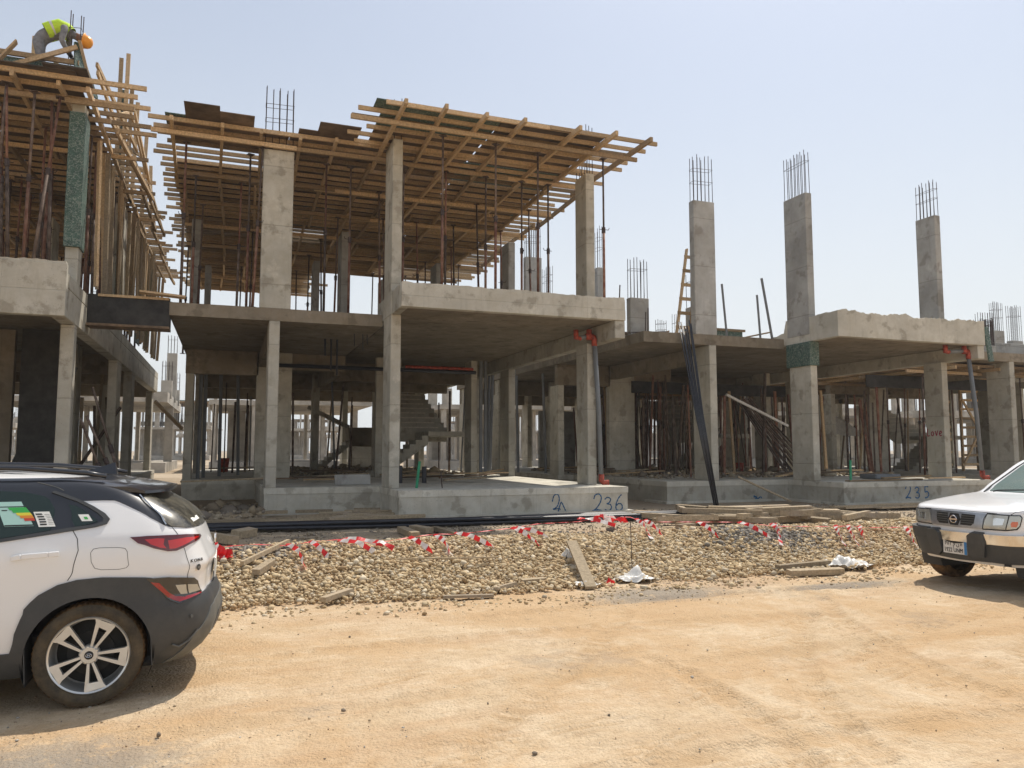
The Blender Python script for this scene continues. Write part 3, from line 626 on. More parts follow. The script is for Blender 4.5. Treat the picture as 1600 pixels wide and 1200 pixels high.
def place(root, x, y, z, first, rot=None, lean=(0, 0), label=None, group=None):
    o = root if first else copy_tree(root)
    o.location = (x, y, z); o.rotation_euler = (lean[0], lean[1], rot if rot is not None else random.uniform(0, 6.28))
    if label: o['label'] = label
    if group: o['group'] = group
    return o
HU = 8.19-ZS1
P1 = [make_prop(8.5-.32-4.69, m, 'rusty steel prop holding the timber deck over the middle villa', 'props under the middle timber deck') for m in ('steel_red', 'steel_old', 'steel_red')]
used = [False]*3
def prop1(x, y, z=4.69, lean=(0, 0), label=None):
    k = random.randrange(3); place(P1[k], x, y, z, not used[k], None, lean, label); used[k] = True
rs = random.Random(21)
for x, y, lab in [(3.75,15.5,None),(3.95,15.6,None),(4.25,15.35,None),(4.85,15.4,None),(5.6,15.4,None),(6.4,15.4,None),(7.1,15.4,None)]: pass
for x in (3.7, 4.6, 5.6, 6.55, 7.3): prop1(x+rs.uniform(-.1,.1), 17.02, 4.8-.11)
for x, y in [(4.1, 15.3), (5.3, 15.35), (6.35, 15.5)]: prop1(x, y, 4.81)
place(P1[0], 7.88, 15.3, 4.81, False, 0, label='red steel prop standing at the right end of the balcony of villa 236')
for x in (-1.0, .3, 1.95, 2.5): prop1(x, 17.25 if x < 0 else 17.5)
prop1(.42, 17.1, 4.69, (0, .045))
for y in (19.4, 21.6, 23.9, 26.2, 28.6):
    for x in (-1.1, .2, 1.4, 2.5, 3.9, 5.2, 6.5, 7.7):
        if rs.random() < .8: prop1(x+rs.uniform(-.35,.35), y+rs.uniform(-.05,.05), 4.69 if x < 3 else 4.81, (rs.uniform(-.03,.03), rs.uniform(-.03,.03)))
P0 = [make_prop(8.11-4.72, m, 'rusty steel prop holding the timber deck over the left villa', 'props under the left timber deck') for m in ('steel_red', 'steel_old')]
u0 = [False]*2
for i, (x, y, ly) in enumerate([(-3.9,15.3,.02),(-3.65,15.3,.05),(-3.5,15.6,-.02),(-3.35,15.5,.09),(-3.3,16.1,0),(-3.15,15.9,.02),(-4.3,15.5,.03),(-4.0,16.3,-.03),(-4.9,15.6,0)] +
    [(rs.uniform(-6.5,-2.85), y+rs.uniform(-.3,.3), rs.uniform(-.05,.05)) for y in (17.5, 18.5, 19.8, 21, 22.2, 23.5, 24.7, 26, 27.5, 29) for _ in range(4)] +
    [(-2.82, y, rs.uniform(-.04,.1)) for y in (16.9, 17.5, 18.4, 19.3, 20.1, 20.9, 21.8, 23.0, 24.1, 25.3, 26.6)]):
    k = i % 2; place(P0[k], x, y, 4.72, not u0[k], None, (rs.uniform(-.03,.03), ly)); u0[k] = True
P2 = [make_prop(3.08, m, 'brown steel prop standing in the dark ground floor of villa 235', 'props inside the ground floor of villa 235') for m in ('steel_old', 'steel_red')]
u2 = [False]*2
for i in range(74):
    if i < 44: x, y = rs.uniform(14.8, 22.6), rs.choice((26.4, 28.8, 31.5, 25.2, 24))+rs.uniform(-.4,.4)
    else: x, y = rs.uniform(12.6, 15.6), rs.uniform(21.5, 27)
    k = i % 2; place(P2[k], x, y, ZF, not u2[k], None, (rs.uniform(-.03,.03), rs.uniform(-.05,.05))); u2[k] = True
P3 = [make_prop(3.16, m, 'brown steel prop under the low deck of the far right villa', 'props under the far right low deck') for m in ('steel_old', 'steel_red')]
u3 = [False]*2
for i in range(22):
    x, y = (rs.uniform(19.7, 26), rs.choice((17.9, 20, 22.5, 25))+rs.uniform(-.1,.1)); k = i % 2
    place(P3[k], x, y, ZF, not u3[k], None, (rs.uniform(-.03,.03), rs.uniform(-.04,.04))); u3[k] = True
# ------------------------------------------------------------ crushed stone: the bank, the pad and the road
def gz(x, y): return float(ground_z(np.array(x, float), np.array(y, float)))
def stone_mesh(name, P, S, mat, label, tint, sub=0, flat=.75):
    """P (n,3) positions, S (n,) radii -> one object of irregular stones"""
    t = (1+5**.5)/2
    base = np.array([(-1,t,0),(1,t,0),(-1,-t,0),(1,-t,0),(0,-1,t),(0,1,t),(0,-1,-t),(0,1,-t),(t,0,-1),(t,0,1),(-t,0,-1),(-t,0,1)], float); base /= np.linalg.norm(base[0])
    fc = np.array([(0,11,5),(0,5,1),(0,1,7),(0,7,10),(0,10,11),(1,5,9),(5,11,4),(11,10,2),(10,7,6),(7,1,8),(3,9,4),(3,4,2),(3,2,6),(3,6,8),(3,8,9),(4,9,5),(2,4,11),(6,2,10),(8,6,7),(9,8,1)])
    n = len(P); j = base[None]*(1+rng.uniform(-.40, .34, (n, 12, 1)))
    sc = np.stack([rng.uniform(.8, 1.35, n), rng.uniform(.7, 1.1, n), rng.uniform(.55, .9, n)], -1)*S[:, None]
    j = j*sc[:, None, :]
    a = rng.uniform(0, 2*np.pi, n); b = rng.normal(0, .45, n)
    ca, sa, cb, sb = np.cos(a), np.sin(a), np.cos(b), np.sin(b)
    y = j[..., 1]*cb[:, None] - j[..., 2]*sb[:, None]; z = j[..., 1]*sb[:, None] + j[..., 2]*cb[:, None]; x = j[..., 0]
    V = np.stack([x*ca[:, None]-y*sa[:, None], x*sa[:, None]+y*ca[:, None], z], -1) + P[:, None, :]
    F = (fc[None] + (np.arange(n)*12)[:, None, None]).reshape(-1, 3)
    me = bpy.data.meshes.new(name); me.vertices.add(n*12); me.vertices.foreach_set('co', V.astype('f').ravel())
    me.loops.add(F.size); me.loops.foreach_set('vertex_index', F.astype('i').ravel()); me.polygons.add(len(F))
    me.polygons.foreach_set('loop_start', (np.arange(len(F))*3).astype('i')); me.polygons.foreach_set('loop_total', np.full(len(F), 3, 'i')); me.update(calc_edges=True)
    at = me.color_attributes.new('tint', 'FLOAT_COLOR', 'POINT'); c = np.ones((n, 12, 4)); c[..., :3] = tint(P, n)[:, None, :]; at.data.foreach_set('color', c.astype('f').ravel())
    me.materials.append(mat); o = bpy.data.objects.new(name, me); COL.objects.link(o); return tag(o, label, None, None, 'stuff')
def stone_mat(name):
    k = NT(name); a = k.t.nodes.new('ShaderNodeAttribute'); a.attribute_name = 'tint'
    n = k.noise(40, 4, .7); col = k.mix(k.math('MULTIPLY', n, .5), a.outputs['Color'], (.3, .22, .13)); k.set('Base Color', col); k.set('Roughness', .95); k.b.inputs['Specular IOR Level'].default_value = .15; k.bump(n, .4, .004); return k.m
SM = stone_mat('crushed_stone')
def tint_bank(P, n):
    pal = np.array([(.60,.46,.28),(.66,.53,.34),(.54,.40,.23),(.70,.61,.46),(.46,.32,.18),(.54,.46,.34)]); t = pal[rng.choice(6, n, p=[.3,.25,.18,.1,.1,.07])]
    gr = np.exp(-((P[:,0]-8.1)/1.0)**2-((P[:,1]-10.1)/.55)**2) + np.exp(-((P[:,0]-5.2)/.9)**2-((P[:,1]-11.4)/.35)**2) + .8*np.exp(-((P[:,0]-.3)/.9)**2-((P[:,1]-10.7)/.45)**2)
    g = rng.random(n) < gr*.95; t[g] = np.array((.22,.215,.205))*rng.uniform(.7, 1.3, (g.sum(), 1)); return t*rng.uniform(.8, 1.15, (n, 1))
def tint_pad(P, n): 
    pal = np.array([(.32,.26,.18),(.24,.2,.15),(.42,.36,.27),(.2,.18,.16)]); return pal[rng.choice(4, n)]*rng.uniform(.8, 1.2, (n, 1))
n = 120000; x = rng.uniform(-3.5, 14.8, n); y = 8.42 + rng.uniform(0, 1, n)**.9*3.1
e = 8.45 + .12*np.sin(x*1.3+.6) + .10*np.sin(x*3.1) + .14*blur(rng.normal(size=(1, n)), 2)[0]
clump = np.sin(x*2.1+1)*np.sin(x*.9)*.15
keep = (y > e + np.abs(rng.normal(0, .10, n)) + clump*.6); x, y = x[keep], y[keep]
r = rng.lognormal(np.log(.0145), .50, len(x)); r = np.clip(np.where(y > 10.8, r*.75, r), .006, .05)
z = ground_z(x, y) + r*.35 + .05*rng.random(len(x))*(y < 11.0) + .05*np.exp(-((y-10.3)/.7)**2)*(1+np.sin(x*1.9)*.6+np.sin(x*4.3+1)*.4)
stone_mesh('gravel_bank', np.stack([x, y, z], -1), r, SM, 'bank of loose buff crushed stone along the road', tint_bank)
n = 9000; x = rng.uniform(-6, 16, n); y = rng.uniform(11.0, 15.6, n); r = rng.lognormal(np.log(.014), .4, n)
stone_mesh('rubble', np.stack([x, y, ground_z(x, y)+r*.3], -1), r, SM, 'dusty grey brown rubble between the bank and the villas', tint_pad)
n = 3600; x = rng.uniform(-3.5, 12, n); y = rng.uniform(2.0, 8.6, n); r = rng.lognormal(np.log(.0038), .5, n)
gp = rng.random(n) < .45; m = int(gp.sum())
cx = rng.choice(3, m, p=[.55,.3,.15]); C0 = np.array([(-.9,4.7),(4.7,7.9),(7.2,7.7)]); SD = np.array([(.75,.45),(.7,.32),(.7,.2)])
x[gp] = C0[cx,0] + rng.normal(0, 1, m)*SD[cx,0]; y[gp] = C0[cx,1] + rng.normal(0, 1, m)*SD[cx,1]; r[gp] *= .95
def tint_road(P, n): t = np.array([(.34,.24,.16),(.5,.4,.28),(.2,.17,.14),(.42,.40,.36)])[rng.choice(4, n)]; return t*rng.uniform(.7, 1.2, (n, 1))
stone_mesh('road_pebbles', np.stack([x, y, np.clip(ground_z(x, y), 0, 9)+r*.3], -1), np.clip(r, .002, .018), SM, 'small pebbles scattered on the sandy road', tint_road)
n = 1500; x = rng.uniform(-1.7, 14, n); e = 8.36 + .12*np.sin(x*1.3+.6) + .10*np.sin(x*3.1); y = e - np.abs(rng.normal(0, .28, n)); r = rng.lognormal(np.log(.013), .45, n)
stone_mesh('stray_stones', np.stack([x, y, r*.3], -1), r, SM, 'stray stones rolled from the bank onto the road edge', tint_bank)
# bigger rubble lumps in the shaded corner beside the middle villa
rs = random.Random(3)
n = 700; x = rng.uniform(-2.1, .72, n); y = rng.uniform(13.6, 20.5, n); r = rng.lognormal(np.log(.05), .5, n)
stone_mesh('rubble_heap', np.stack([x, y, .28+r*.4+rng.random(n)*.18*np.exp(-((y-15.6)/1.2)**2)], -1), r, SM, 'heap of broken rubble lumps in the shaded corner of the middle villa', tint_pad)

# ------------------------------------------------------------ loose timber, pipes, plastic
def plank(a, b, w, h, label, mat='wood_old', group=None, name='timber_plank', lift=0.0):
    za = max(gz(a[0], a[1]), 0) + h/2 + .02 + lift + (a[2] if len(a) > 2 else 0); zb = max(gz(b[0], b[1]), 0) + h/2 + .02 + lift + (b[2] if len(b) > 2 else 0)
    return thing(MB().beam((a[0], a[1], za), (b[0], b[1], zb), w, h, rs.uniform(-.15, .15)), name, M[mat], label, 'plank', group)
for a, b, w, h, l in [((.21,9.84,.12),(.8,10.7,.13),.05,.05,'long thin stick lying up the gravel bank nearest the white car'),
    ((.36,9.57,.09),(.55,9.9,.1),.10,.07,'short timber block on the gravel below the long thin stick'),
    ((1.0,8.5,.03),(1.34,8.8,.04),.09,.05,'short splintered board half buried at the foot of the gravel bank'),
    ((2.72,12.6),(2.66,11.3),.13,.09,'thick timber lying across the front of the black pipes, left one of the pair'),
    ((2.95,12.75),(3.1,12.2),.14,.09,'stubby timber offcut just right of the thick timber by the black pipes'),
    ((3.30,12.6),(3.33,11.3),.12,.07,'thick timber beside the red and white tape, right one of the pair by the pipes'),
    ((2.94,8.52,.02),(3.25,8.68,.02),.08,.04,'flat grey offcut at the foot of the bank left of centre'),
    ((3.36,8.76,.02),(3.66,8.78,.02),.07,.04,'pale offcut lying level among the stones left of the leaning grey board'),
    ((2.3,8.42,0),(2.85,8.3,0),.10,.03,'brown rotten board lying along the edge of the sandy road'),
    ((-.25,12.5),(.13,11.73),.15,.12,'rough log shaped timber just right of the white car'),
    ((.16,12.5),(.42,12.9),.16,.12,'short rough block behind the log shaped timber'),
    ((7.0,8.62,.03),(7.9,8.66,.03),.10,.06,'upper of the two timbers lying beside the plastic sheet near the pickup'),
    ((6.96,8.36,0),(7.75,8.25,0),.11,.07,'lower of the two timbers lying at the road edge near the pickup'),
    ((7.04,11.11,.02),(7.45,11.3,.02),.11,.08,'short squared timber sticking out of the left end of the timber pile'),
    ((2.04,9.68,.12),(3.28,9.45,.12),.018,.018,'thin dark rod lying on the gravel below the centre of the tape')]:
    plank(a, b, w, h, l)
thing(MB().beam((4.1, 8.38, .03), (4.42, 9.62, .42), .14, .035), 'timber_board', M['wood_old'], 'weathered grey board leaning up the gravel bank below the 236 mark', 'board')
thing(MB().tube([(5.0, 9.0, .05), (5.12, 9.25, .7)], .006, 5), 'rusty_rod', M['steel_old'], 'thin rusty rod standing upright in the gravel bank', 'rod')
thing(MB().tube([(12.6, 16.95, .95), (13.4, 15.9, .36)], .03, 6), 'timber_pole', M['wood_old'], 'thin pole leaning against the plinth of villa 235', 'pole')
TP = 'timbers heaped in front of villa 235'
for i in range(62):
    f = i/62; x = 7.6 + rs.random()*3.6; y = 12.6 - (x-7.6)*.32 + rs.gauss(0, .38); L = rs.uniform(.45, 1.6); an = rs.gauss(-.12, .45) if rs.random() < .75 else rs.uniform(-1.5, 1.5)
    zl = rs.random()**1.3*.27*math.exp(-((x-9.3)/1.6)**2); c, s = math.cos(an)*L/2, math.sin(an)*L/2
    plank((x-c, y-s), (x+c, y+s), rs.choice((.10,.12,.09)), rs.choice((.05,.09,.10)), 'weathered timber in the low heap of offcuts in front of villa 235', group=TP, lift=zl)
TB = 'long boards lying along the plinth of villa 235'
for i in range(16):
    x = 12.3 + rs.random()*4.5; y = 13.6 + rs.gauss(0, .35); L = rs.uniform(1.8, 3.6); an = rs.gauss(0, .07)
    c, s = math.cos(an)*L/2, math.sin(an)*L/2; plank((x-c, y-s), (x+c, y+s), .14, .035, 'long flat board lying along the base of the plinth marked 235', group=TB, name='timber_board', lift=rs.random()*.08)
TC = 'loose timbers at the foot of the middle villa'
for i in range(26):
    x = -1.4 + rs.random()*4.6; y = rs.uniform(14.3, 16.6); L = rs.uniform(.5, 1.9); an = rs.gauss(0, .35); c, s = math.cos(an)*L/2, math.sin(an)*L/2
    plank((x-c, y-s), (x+c, y+s), .1, .06, 'loose timber lying in the shade at the foot of the middle villa', group=TC, lift=rs.random()*.06)
# red and white barrier tape with knotted tails
def tape_mat(n, c): 
    k = NT(n); k.set('Base Color', c); k.set('Roughness', .45)
    tr = k.t.nodes.new('ShaderNodeBsdfTranslucent'); tr.inputs[0].default_value = (*c, 1); mx = k.t.nodes.new('ShaderNodeMixShader'); mx.inputs[0].default_value = .35
    k.L(k.b.outputs[0], mx.inputs[1]); k.L(tr.outputs[0], mx.inputs[2]); k.L(mx.outputs[0], k.out.inputs[0]); return k.m
M['tape_r'] = tape_mat('red_tape', (.72, .03, .035)); M['tape_w'] = tape_mat('white_tape', (.78, .74, .72))
line = [(-.03,10.5,.35),(.35,10.49,.35),(.78,10.48,.35),(1.07,10.56,.36),(1.45,10.56,.36),(1.89,10.41,.34),(2.41,10.6,.36),(2.8,10.69,.37),(3.12,10.75,.38),(4.05,10.94,.4),(4.56,11.17,.41),(5.43,11.52,.42),(5.9,11.6,.46),(6.32,11.42,.44),(6.44,11.21,.41),(7.28,10.9,.39),(7.93,10.68,.37),(8.47,10.45,.34),(9.44,10.17,.31),(9.73,10.13,.3),(9.94,10.1,.3),(10.73,9.9,.28),(11.6,9.7,.28),(13.5,9.6,.3)]
tp = empty('barrier_tape', (4.5, 10.6, .3), 'red and white barrier tape strung low along the top of the gravel bank', 'barrier tape')
def ribbon(pts, w, stripe, twist=0.0, seed=0):
    rr = random.Random(seed); Q = []; 
    for i in range(len(pts)-1):
        a, b = Vector(pts[i]), Vector(pts[i+1]); k = max(2, int((b-a).length/.03)); 
        for j in range(k): Q.append(a.lerp(b, j/k))
    Q.append(Vector(pts[-1])); mb = MB(); V = []; dist = 0; D = []; ph = rr.uniform(0, 6)
    for i, p in enumerate(Q):
        d = (Q[min(i+1, len(Q)-1)] - Q[max(i-1, 0)]).normalized(); s = d.cross(Vector((0, 0, 1))).normalized(); t = .30 + twist*.25*i + .35*math.sin(i*.6+ph); n = d.cross(s)
        o = (s*math.cos(t) + n*math.sin(t))*w/2*(1-.25*abs(math.sin(i*.5+ph))); V += [p+o, p-o]; D.append(dist); dist += (Q[min(i+1, len(Q)-1)]-p).length
    off = rr.random()
    for i in range(len(Q)-1):
        mb.cur = int(D[i]/stripe + off) % 2; mb.add([V[2*i], V[2*i+1], V[2*i+3], V[2*i+2]], [(0, 1, 2, 3)])
    return mb
ln = ribbon([(x, y, z+.09+.02*math.sin(i*2.1)) for i, (x, y, z) in enumerate(line)], .02, .5); ln.mi = [0]*len(ln.mi); ln.build('tape_line', [M['tape_r'], M['tape_w']], tp, normals=False)
tails = [((.78,10.48,.35),(.9,9.91,.23)),((1.07,10.56,.36),(1.2,10.18,.27)),((1.45,10.56,.36),(1.75,10.26,.27)),((1.89,10.41,.34),(2.06,10.39,.32)),((2.41,10.6,.36),(2.54,10.18,.27)),((2.8,10.69,.37),(2.79,9.99,.24)),((3.12,10.75,.38),(3.36,10.17,.26)),((4.05,10.94,.4),(4.1,10.25,.28)),((4.12,10.97,.4),(4.35,10.6,.33)),
    ((5.43,11.52,.45),(5.85,11.46,.39)),((6.37,11.3,.43),(6.05,10.34,.28)),((6.47,11.2,.42),(6.31,10.5,.30)),((7.21,10.8,.4),(7.08,10.22,.26)),((7.93,10.68,.38),(7.85,9.98,.23)),((8.39,10.46,.36),(8.05,9.89,.22)),((8.45,10.45,.36),(7.86,9.6,.18)),((9.44,10.17,.32),(8.98,9.57,.18)),((9.68,10.14,.32),(9.21,9.53,.18)),((9.85,10.07,.31),(9.38,9.54,.17)),((10.67,9.91,.29),(10.23,9.4,.16)),((1.5,10.6,.37),(1.9,10.6,.37)),((-.1,10.4,.4),(-.02,10.3,.2))]
for i, (a, b) in enumerate(tails):
    a = Vector(a)+Vector((0,0,.08)); b = Vector((b[0]+(b[0]-a[0])*.25, b[1]-.2, gz(b[0], b[1]-.2)+.13)); m = a.lerp(b, .45) + Vector((rs.uniform(-.04,.04), 0, .05)); mb = ribbon([a+Vector((0,0,.02)), m, b], .078, .13, .25, i)
    k = ribbon([a+Vector((-.03,0,0)), a+Vector((.0,0,.02)), a+Vector((.03,-.02,-.01))], .035, .2, .5, i+50); mb.v += []
    o = len(mb.v); mb.v += k.v; mb.f += [tuple(q+o for q in f) for f in k.f]; mb.mi += [0]*len(k.f); mb.build('tape_tail', [M['tape_r'], M['tape_w']], tp, normals=False)
kn = ribbon([(5.7,11.62,.5),(5.8,11.5,.56),(6.05,11.62,.53),(6.25,11.4,.5),(6.0,11.35,.52),(5.75,11.55,.5)], .12, .4, 2, 9); kn.build('tape_knot', [M['tape_r'], M['tape_w']], tp, normals=False)
thing(ribbon([(-.18,10.2,.33),(-.05,10.15,.45),(.08,10.2,.36),(-.02,10.1,.27),(-.15,10.15,.2),(.0,10.05,.22)], .16, .25, 3, 4), 'tape_scrap', M['tape_r'], 'crumpled red tape bundle just behind the rear of the white car', 'tape scrap')
# crumpled plastic sheets
def crumple(cx, cy_, rx, ry, h, seed, z0):
    rr = np.random.default_rng(seed); n = 26; mb = MB(); V = []; F = []
    N = blur(rr.normal(size=(n, n)), 5); N /= np.abs(N).max()
    for i in range(n):
        for j in range(n):
            u, v = i/(n-1)*2-1, j/(n-1)*2-1; e = max(0, 1-(u*u+v*v)*.55); V.append((cx+u*rx*(1+.2*N[j, i]), cy_+v*ry*(1+.25*N[i, j]), z0 + max(0, h*e*(.55+1.0*N[i, j]))))
    for i in range(n-1):
        for j in range(n-1):
            if (i-n/2)**2+(j-n/2)**2 < (n*.5)**2*(1+.3*N[i, j]): F.append((i*n+j, (i+1)*n+j, (i+1)*n+j+1, i*n+j+1))
    return mb.add(V, F)
M['plastic'] = simple('dusty_white_plastic', (.66, .64, .60), .4, 0, .15, 12, .2)
thing(crumple(4.85, 8.72, .27, .2, .13, 1, .02), 'plastic_sheet', M['plastic'], 'crumpled white plastic sheet at the road edge below the 236 mark', 'plastic sheet', None, True)
thing(crumple(8.15, 8.62, .42, .25, .16, 2, .03), 'plastic_sheet', M['plastic'], 'crumpled white plastic sheet beside two timbers near the pickup', 'plastic sheet', None, True)
thing(crumple(4.42, 9.62, .14, .10, .16, 3, .16), 'plastic_scrap', M['plastic'], 'small torn white plastic scrap beside the top of the leaning board', 'plastic scrap', None, True)
thing(crumple(4.12, 8.55, .18, .08, .05, 4, .03), 'plastic_scrap', M['plastic'], 'flat pale scrap at the foot of the leaning grey board', 'plastic scrap')
thing(crumple(4.9, 10.0, .16, .12, .1, 6, .2), 'cement_lump', M['ply'], 'dark grey cement lump on the bank above the leaning board', 'rubble lump')
thing(crumple(4.45, 8.56, .05, .05, .08, 5, .03), 'plastic_scrap', M['tape_r'], 'small red plastic scrap at the foot of the bank by the leaning board', 'plastic scrap')
# black pipes: a long bundle on the ground and a leaning sheaf of conduits
pb = empty('pipe_bundle', (2.8, 13.6, .3), 'long bundle of black plastic pipes lying in front of the middle villa', 'pipe bundle')
for i in range(11):
    y = 13.25 + (i % 6)*.075 + rs.uniform(-.01,.01); z = .36 + (i//6)*.06; xe = rs.uniform(-.15,.25); pts = [(-2.2+k*(9.55+xe+2.2)/10*.99, y+.30-.05*k+.03*math.sin(k*1.3+i), z+.012*math.sin(k*.9+i*.7)) for k in range(11)]
    MB().tube(pts, .031, 8).build('pipe', M['black_pipe'], pb, True)
lp = empty('conduit_sheaf', (10.9, 15.8, .3), 'sheaf of long black conduits leaning against the slab edge of villa 235', 'conduits')
for i in range(7):
    tx = 10.9 + i*.045; MB().tube([(10.98+i*.018, 15.72+.02*(i%3), .31), (10.94+i*.035, 16.38, 2.6), (10.86+i*.062, 16.94-.02*(i%2), 4.82+rs.uniform(0,.25))], .018, 7).build('conduit', M['black_pipe'], lp, True)
ld = empty('timber_ladder', (11.4, 17.6, 4.69), 'rough timber ladder leaning behind the tallest bare column of villa 235', 'ladder')
for dx in (0, .42): MB().beam((11.22+dx, 17.62, 4.7), (11.78+dx*.8, 17.9, 7.2), .045, .09).build('rail', M['wood'], ld)
for k in range(6):
    f = (k+.6)/6.2; MB().beam((11.15+.56*f, 17.58+.28*f, 4.7+2.5*f), (11.72+.50*f, 17.58+.28*f, 4.7+2.5*f), .03, .09).build('rung', M['wood'], ld)
for a, b, r, l in [((14.1,17.3,4.7),(13.79,17.3,6.41),.035,'tall dark pipe leaning on top of the slab of villa 235'), ((13.78,17.4,4.7),(13.70,17.4,5.95),.03,'shorter dark pipe standing beside the tall leaning one on the slab'),
                   ((12.75,17.5,4.7),(12.62,17.5,6.2),.03,'dark pipe standing just right of the ladder column')]:
    thing(MB().tube([a, b], r, 8), 'dark_pipe', M['pvc'], l, 'pipe')
thing(MB().tube([(3.74,15.86,.86),(3.8,15.86,1.42)], .03, 10), 'green_pipe', M['green_pipe'], 'bright green pipe stub standing behind the plinth of the 236 villa', 'pipe')
thing(MB().tube([(14.75,15.3,.86),(14.76,15.3,1.4)], .03, 10), 'green_pipe', M['green_pipe'], 'bright green pipe stub on the floor right of the green wrapped column', 'pipe')
for x, y, h, l in [(3.95,18.5,.42,'left'), (4.5,18.3,.4,'right')]: thing(MB().tube([(x,y,.86),(x,y,.86+h)], .06, 10), 'capped_pipe', M['black_pipe'], f'{l} one of the two short capped drain pipes behind the green stub', 'pipe')
thing(MB().tube([(4.25,15.7,.86),(4.22,15.7,1.2)], .012, 6), 'thin_bar', M['rebar'], 'thin dark bar standing right of the green stub on villa 236', 'bar')
# things hung from the slab soffits and leaning indoors
for k, (x, y, z0, z1) in enumerate([(2.35,19.3,3.62,4.4),(2.5,19.35,3.5,4.4),(2.2,19.3,3.98,4.4),(2.75,18.2,4.1,4.4),(2.95,18.2,4.0,4.4),(3.05,18.2,4.15,4.4)]):
    thing(MB().tube([(x,y,z1),(x+.01,y,z0)], .025 if k < 3 else .01, 6), 'hanging_conduit', M['black_pipe'], 'short black conduit hanging from the underside of the middle villa slab', 'conduit', 'conduits hanging under the middle slab')
thing(MB().tube([(1.0,22.3,4.02),(7.1,22.4,4.02)], .055, 8), 'drain_line', M['black_pipe'], 'long dark drain line hung under the slab of villa 236', 'pipe')
thing(MB().tube([(4.9,22.35,4.12),(5.8,22.35,4.12),(6.5,22.36,4.12),(7.0,22.36,4.12)], .045, 8), 'red_drain_line', M['pvc_red'], 'red drain fittings on the line under the slab of villa 236', 'pipe')
for x, y in ((7.3, 22.5), (7.45, 22.5)): thing(MB().tube([(x,y,.86),(x,y,4.4)], .055, 8), 'riser_pipe', M['pvc'], 'dark vertical drain pipe beside the inner corner column of villa 236', 'pipe', 'riser pipes by the corner column')
for x, y in ((8.1,24.0),(8.12,24.3),(8.6,23.3),(9.3,25),(9.7,25.6),(10.3,24.5),(-.62,24.0),(-.2,25),(.35,26),(-.75,23.4)): thing(MB().tube([(x,y,.86),(x+rs.uniform(-.1,.1),y,4.3)], .05, 8), 'riser_pipe', M['pvc'], 'dark vertical pipe in the shade between the villas', 'pipe', 'dark riser pipes indoors')
thing(MB().beam((13.77,19,3.28), (16.3,19.4,2.4), .05, .07), 'pale_batten', M['plastic'], 'long pale batten hanging slantwise inside villa 235', 'batten')
LP_ = 'brown props stacked leaning inside villa 235'
for i in range(16): thing(MB().tube([(16.9+i*.1, 20.4+rs.uniform(-.2,.2), .88), (15.9+i*.035, 21.3, 3.3+rs.uniform(-.1,.1))], .03, 6), 'stacked_prop', M['steel_old'], 'brown prop in the leaning stack inside villa 235', 'steel prop', LP_)
rb = MB(); rb.lathe([(0,0),(.13,0),(.16,.34),(.15,.34),(.12,.02),(0,.02)], (17.3, 23.2, ZF), 'Z', 16); thing(rb, 'bucket', M['pvc_red'], 'red bucket on the floor inside villa 235', 'bucket')
rb = MB(); rb.lathe([(0,0),(.16,0),(.2,.5),(.19,.5),(.15,.02),(0,.02)], (-.1, 30.0, ZF), 'Z', 16); thing(rb, 'bucket', M['pvc_red'], 'red tub far inside the left bay of the middle villa', 'bucket')
thing(MB().cbox(16.6,17.5,16.3,16.9,.87,.99,.02), 'cement_sack', M['pvc'], 'grey sack lying on the floor edge of villa 235', 'sack')
for a, b, l in [((14.6,15.25,.0),(17.3,15.5,.0),'long board lying on the floor edge of villa 235 above its painted number'), ((17.2,15.2,.04),(18.6,15.3,.04),'pale lath on the floor edge of villa 235 beside the drain pipe'), ((16.1,15.6,.04),(17.4,15.3,.1),'tilted board on the floor edge of villa 235')]:
    thing(MB().beam((a[0],a[1],.885+a[2]), (b[0],b[1],.885+b[2]), .15, .035), 'timber_board', M['wood'], l, 'board')
thing(MB().cbox(2.3,3.1,17.7,17.8,.87,1.1,.01), 'block_course', M['conc_up'], 'low course of grey blocks on the floor left of the front column of villa 236', 'blocks')
# raking steel braces beside the left villa
for a, b, m, l in [((-2.55,17.2,2.9),(-1.7,16.9,.3),'steel_old','upper thin brace propping the front column of the left villa'), ((-2.6,16.35,2.25),(-1.85,16.2,.35),'steel_red','red brace propping the front column of the left villa'),
                ((-2.5,16.35,2.3),(-1.75,16.5,.5),'steel_old','second short brace beside the red one at the left villa')]:
    r_ = empty('raking_brace', b, l, 'brace'); A, B_ = Vector(a), Vector(b)
    MB().tube([A, A.lerp(B_, .55)], .024, 8).build('inner_tube', M['steel_old'], r_, True); MB().tube([A.lerp(B_, .45), B_], .033, 8).build('outer_tube', M[m], r_, True)
    MB().tube([A.lerp(B_, .44), A.lerp(B_, .5)], .045, 8).build('collar', M['rebar'], r_)
thing(MB().beam((-2.2,27,3.2),(-1.3,25.5,2.3),.06,.1), 'timber_brace', M['wood'], 'timber brace slanting from the far end of the left villa', 'brace')
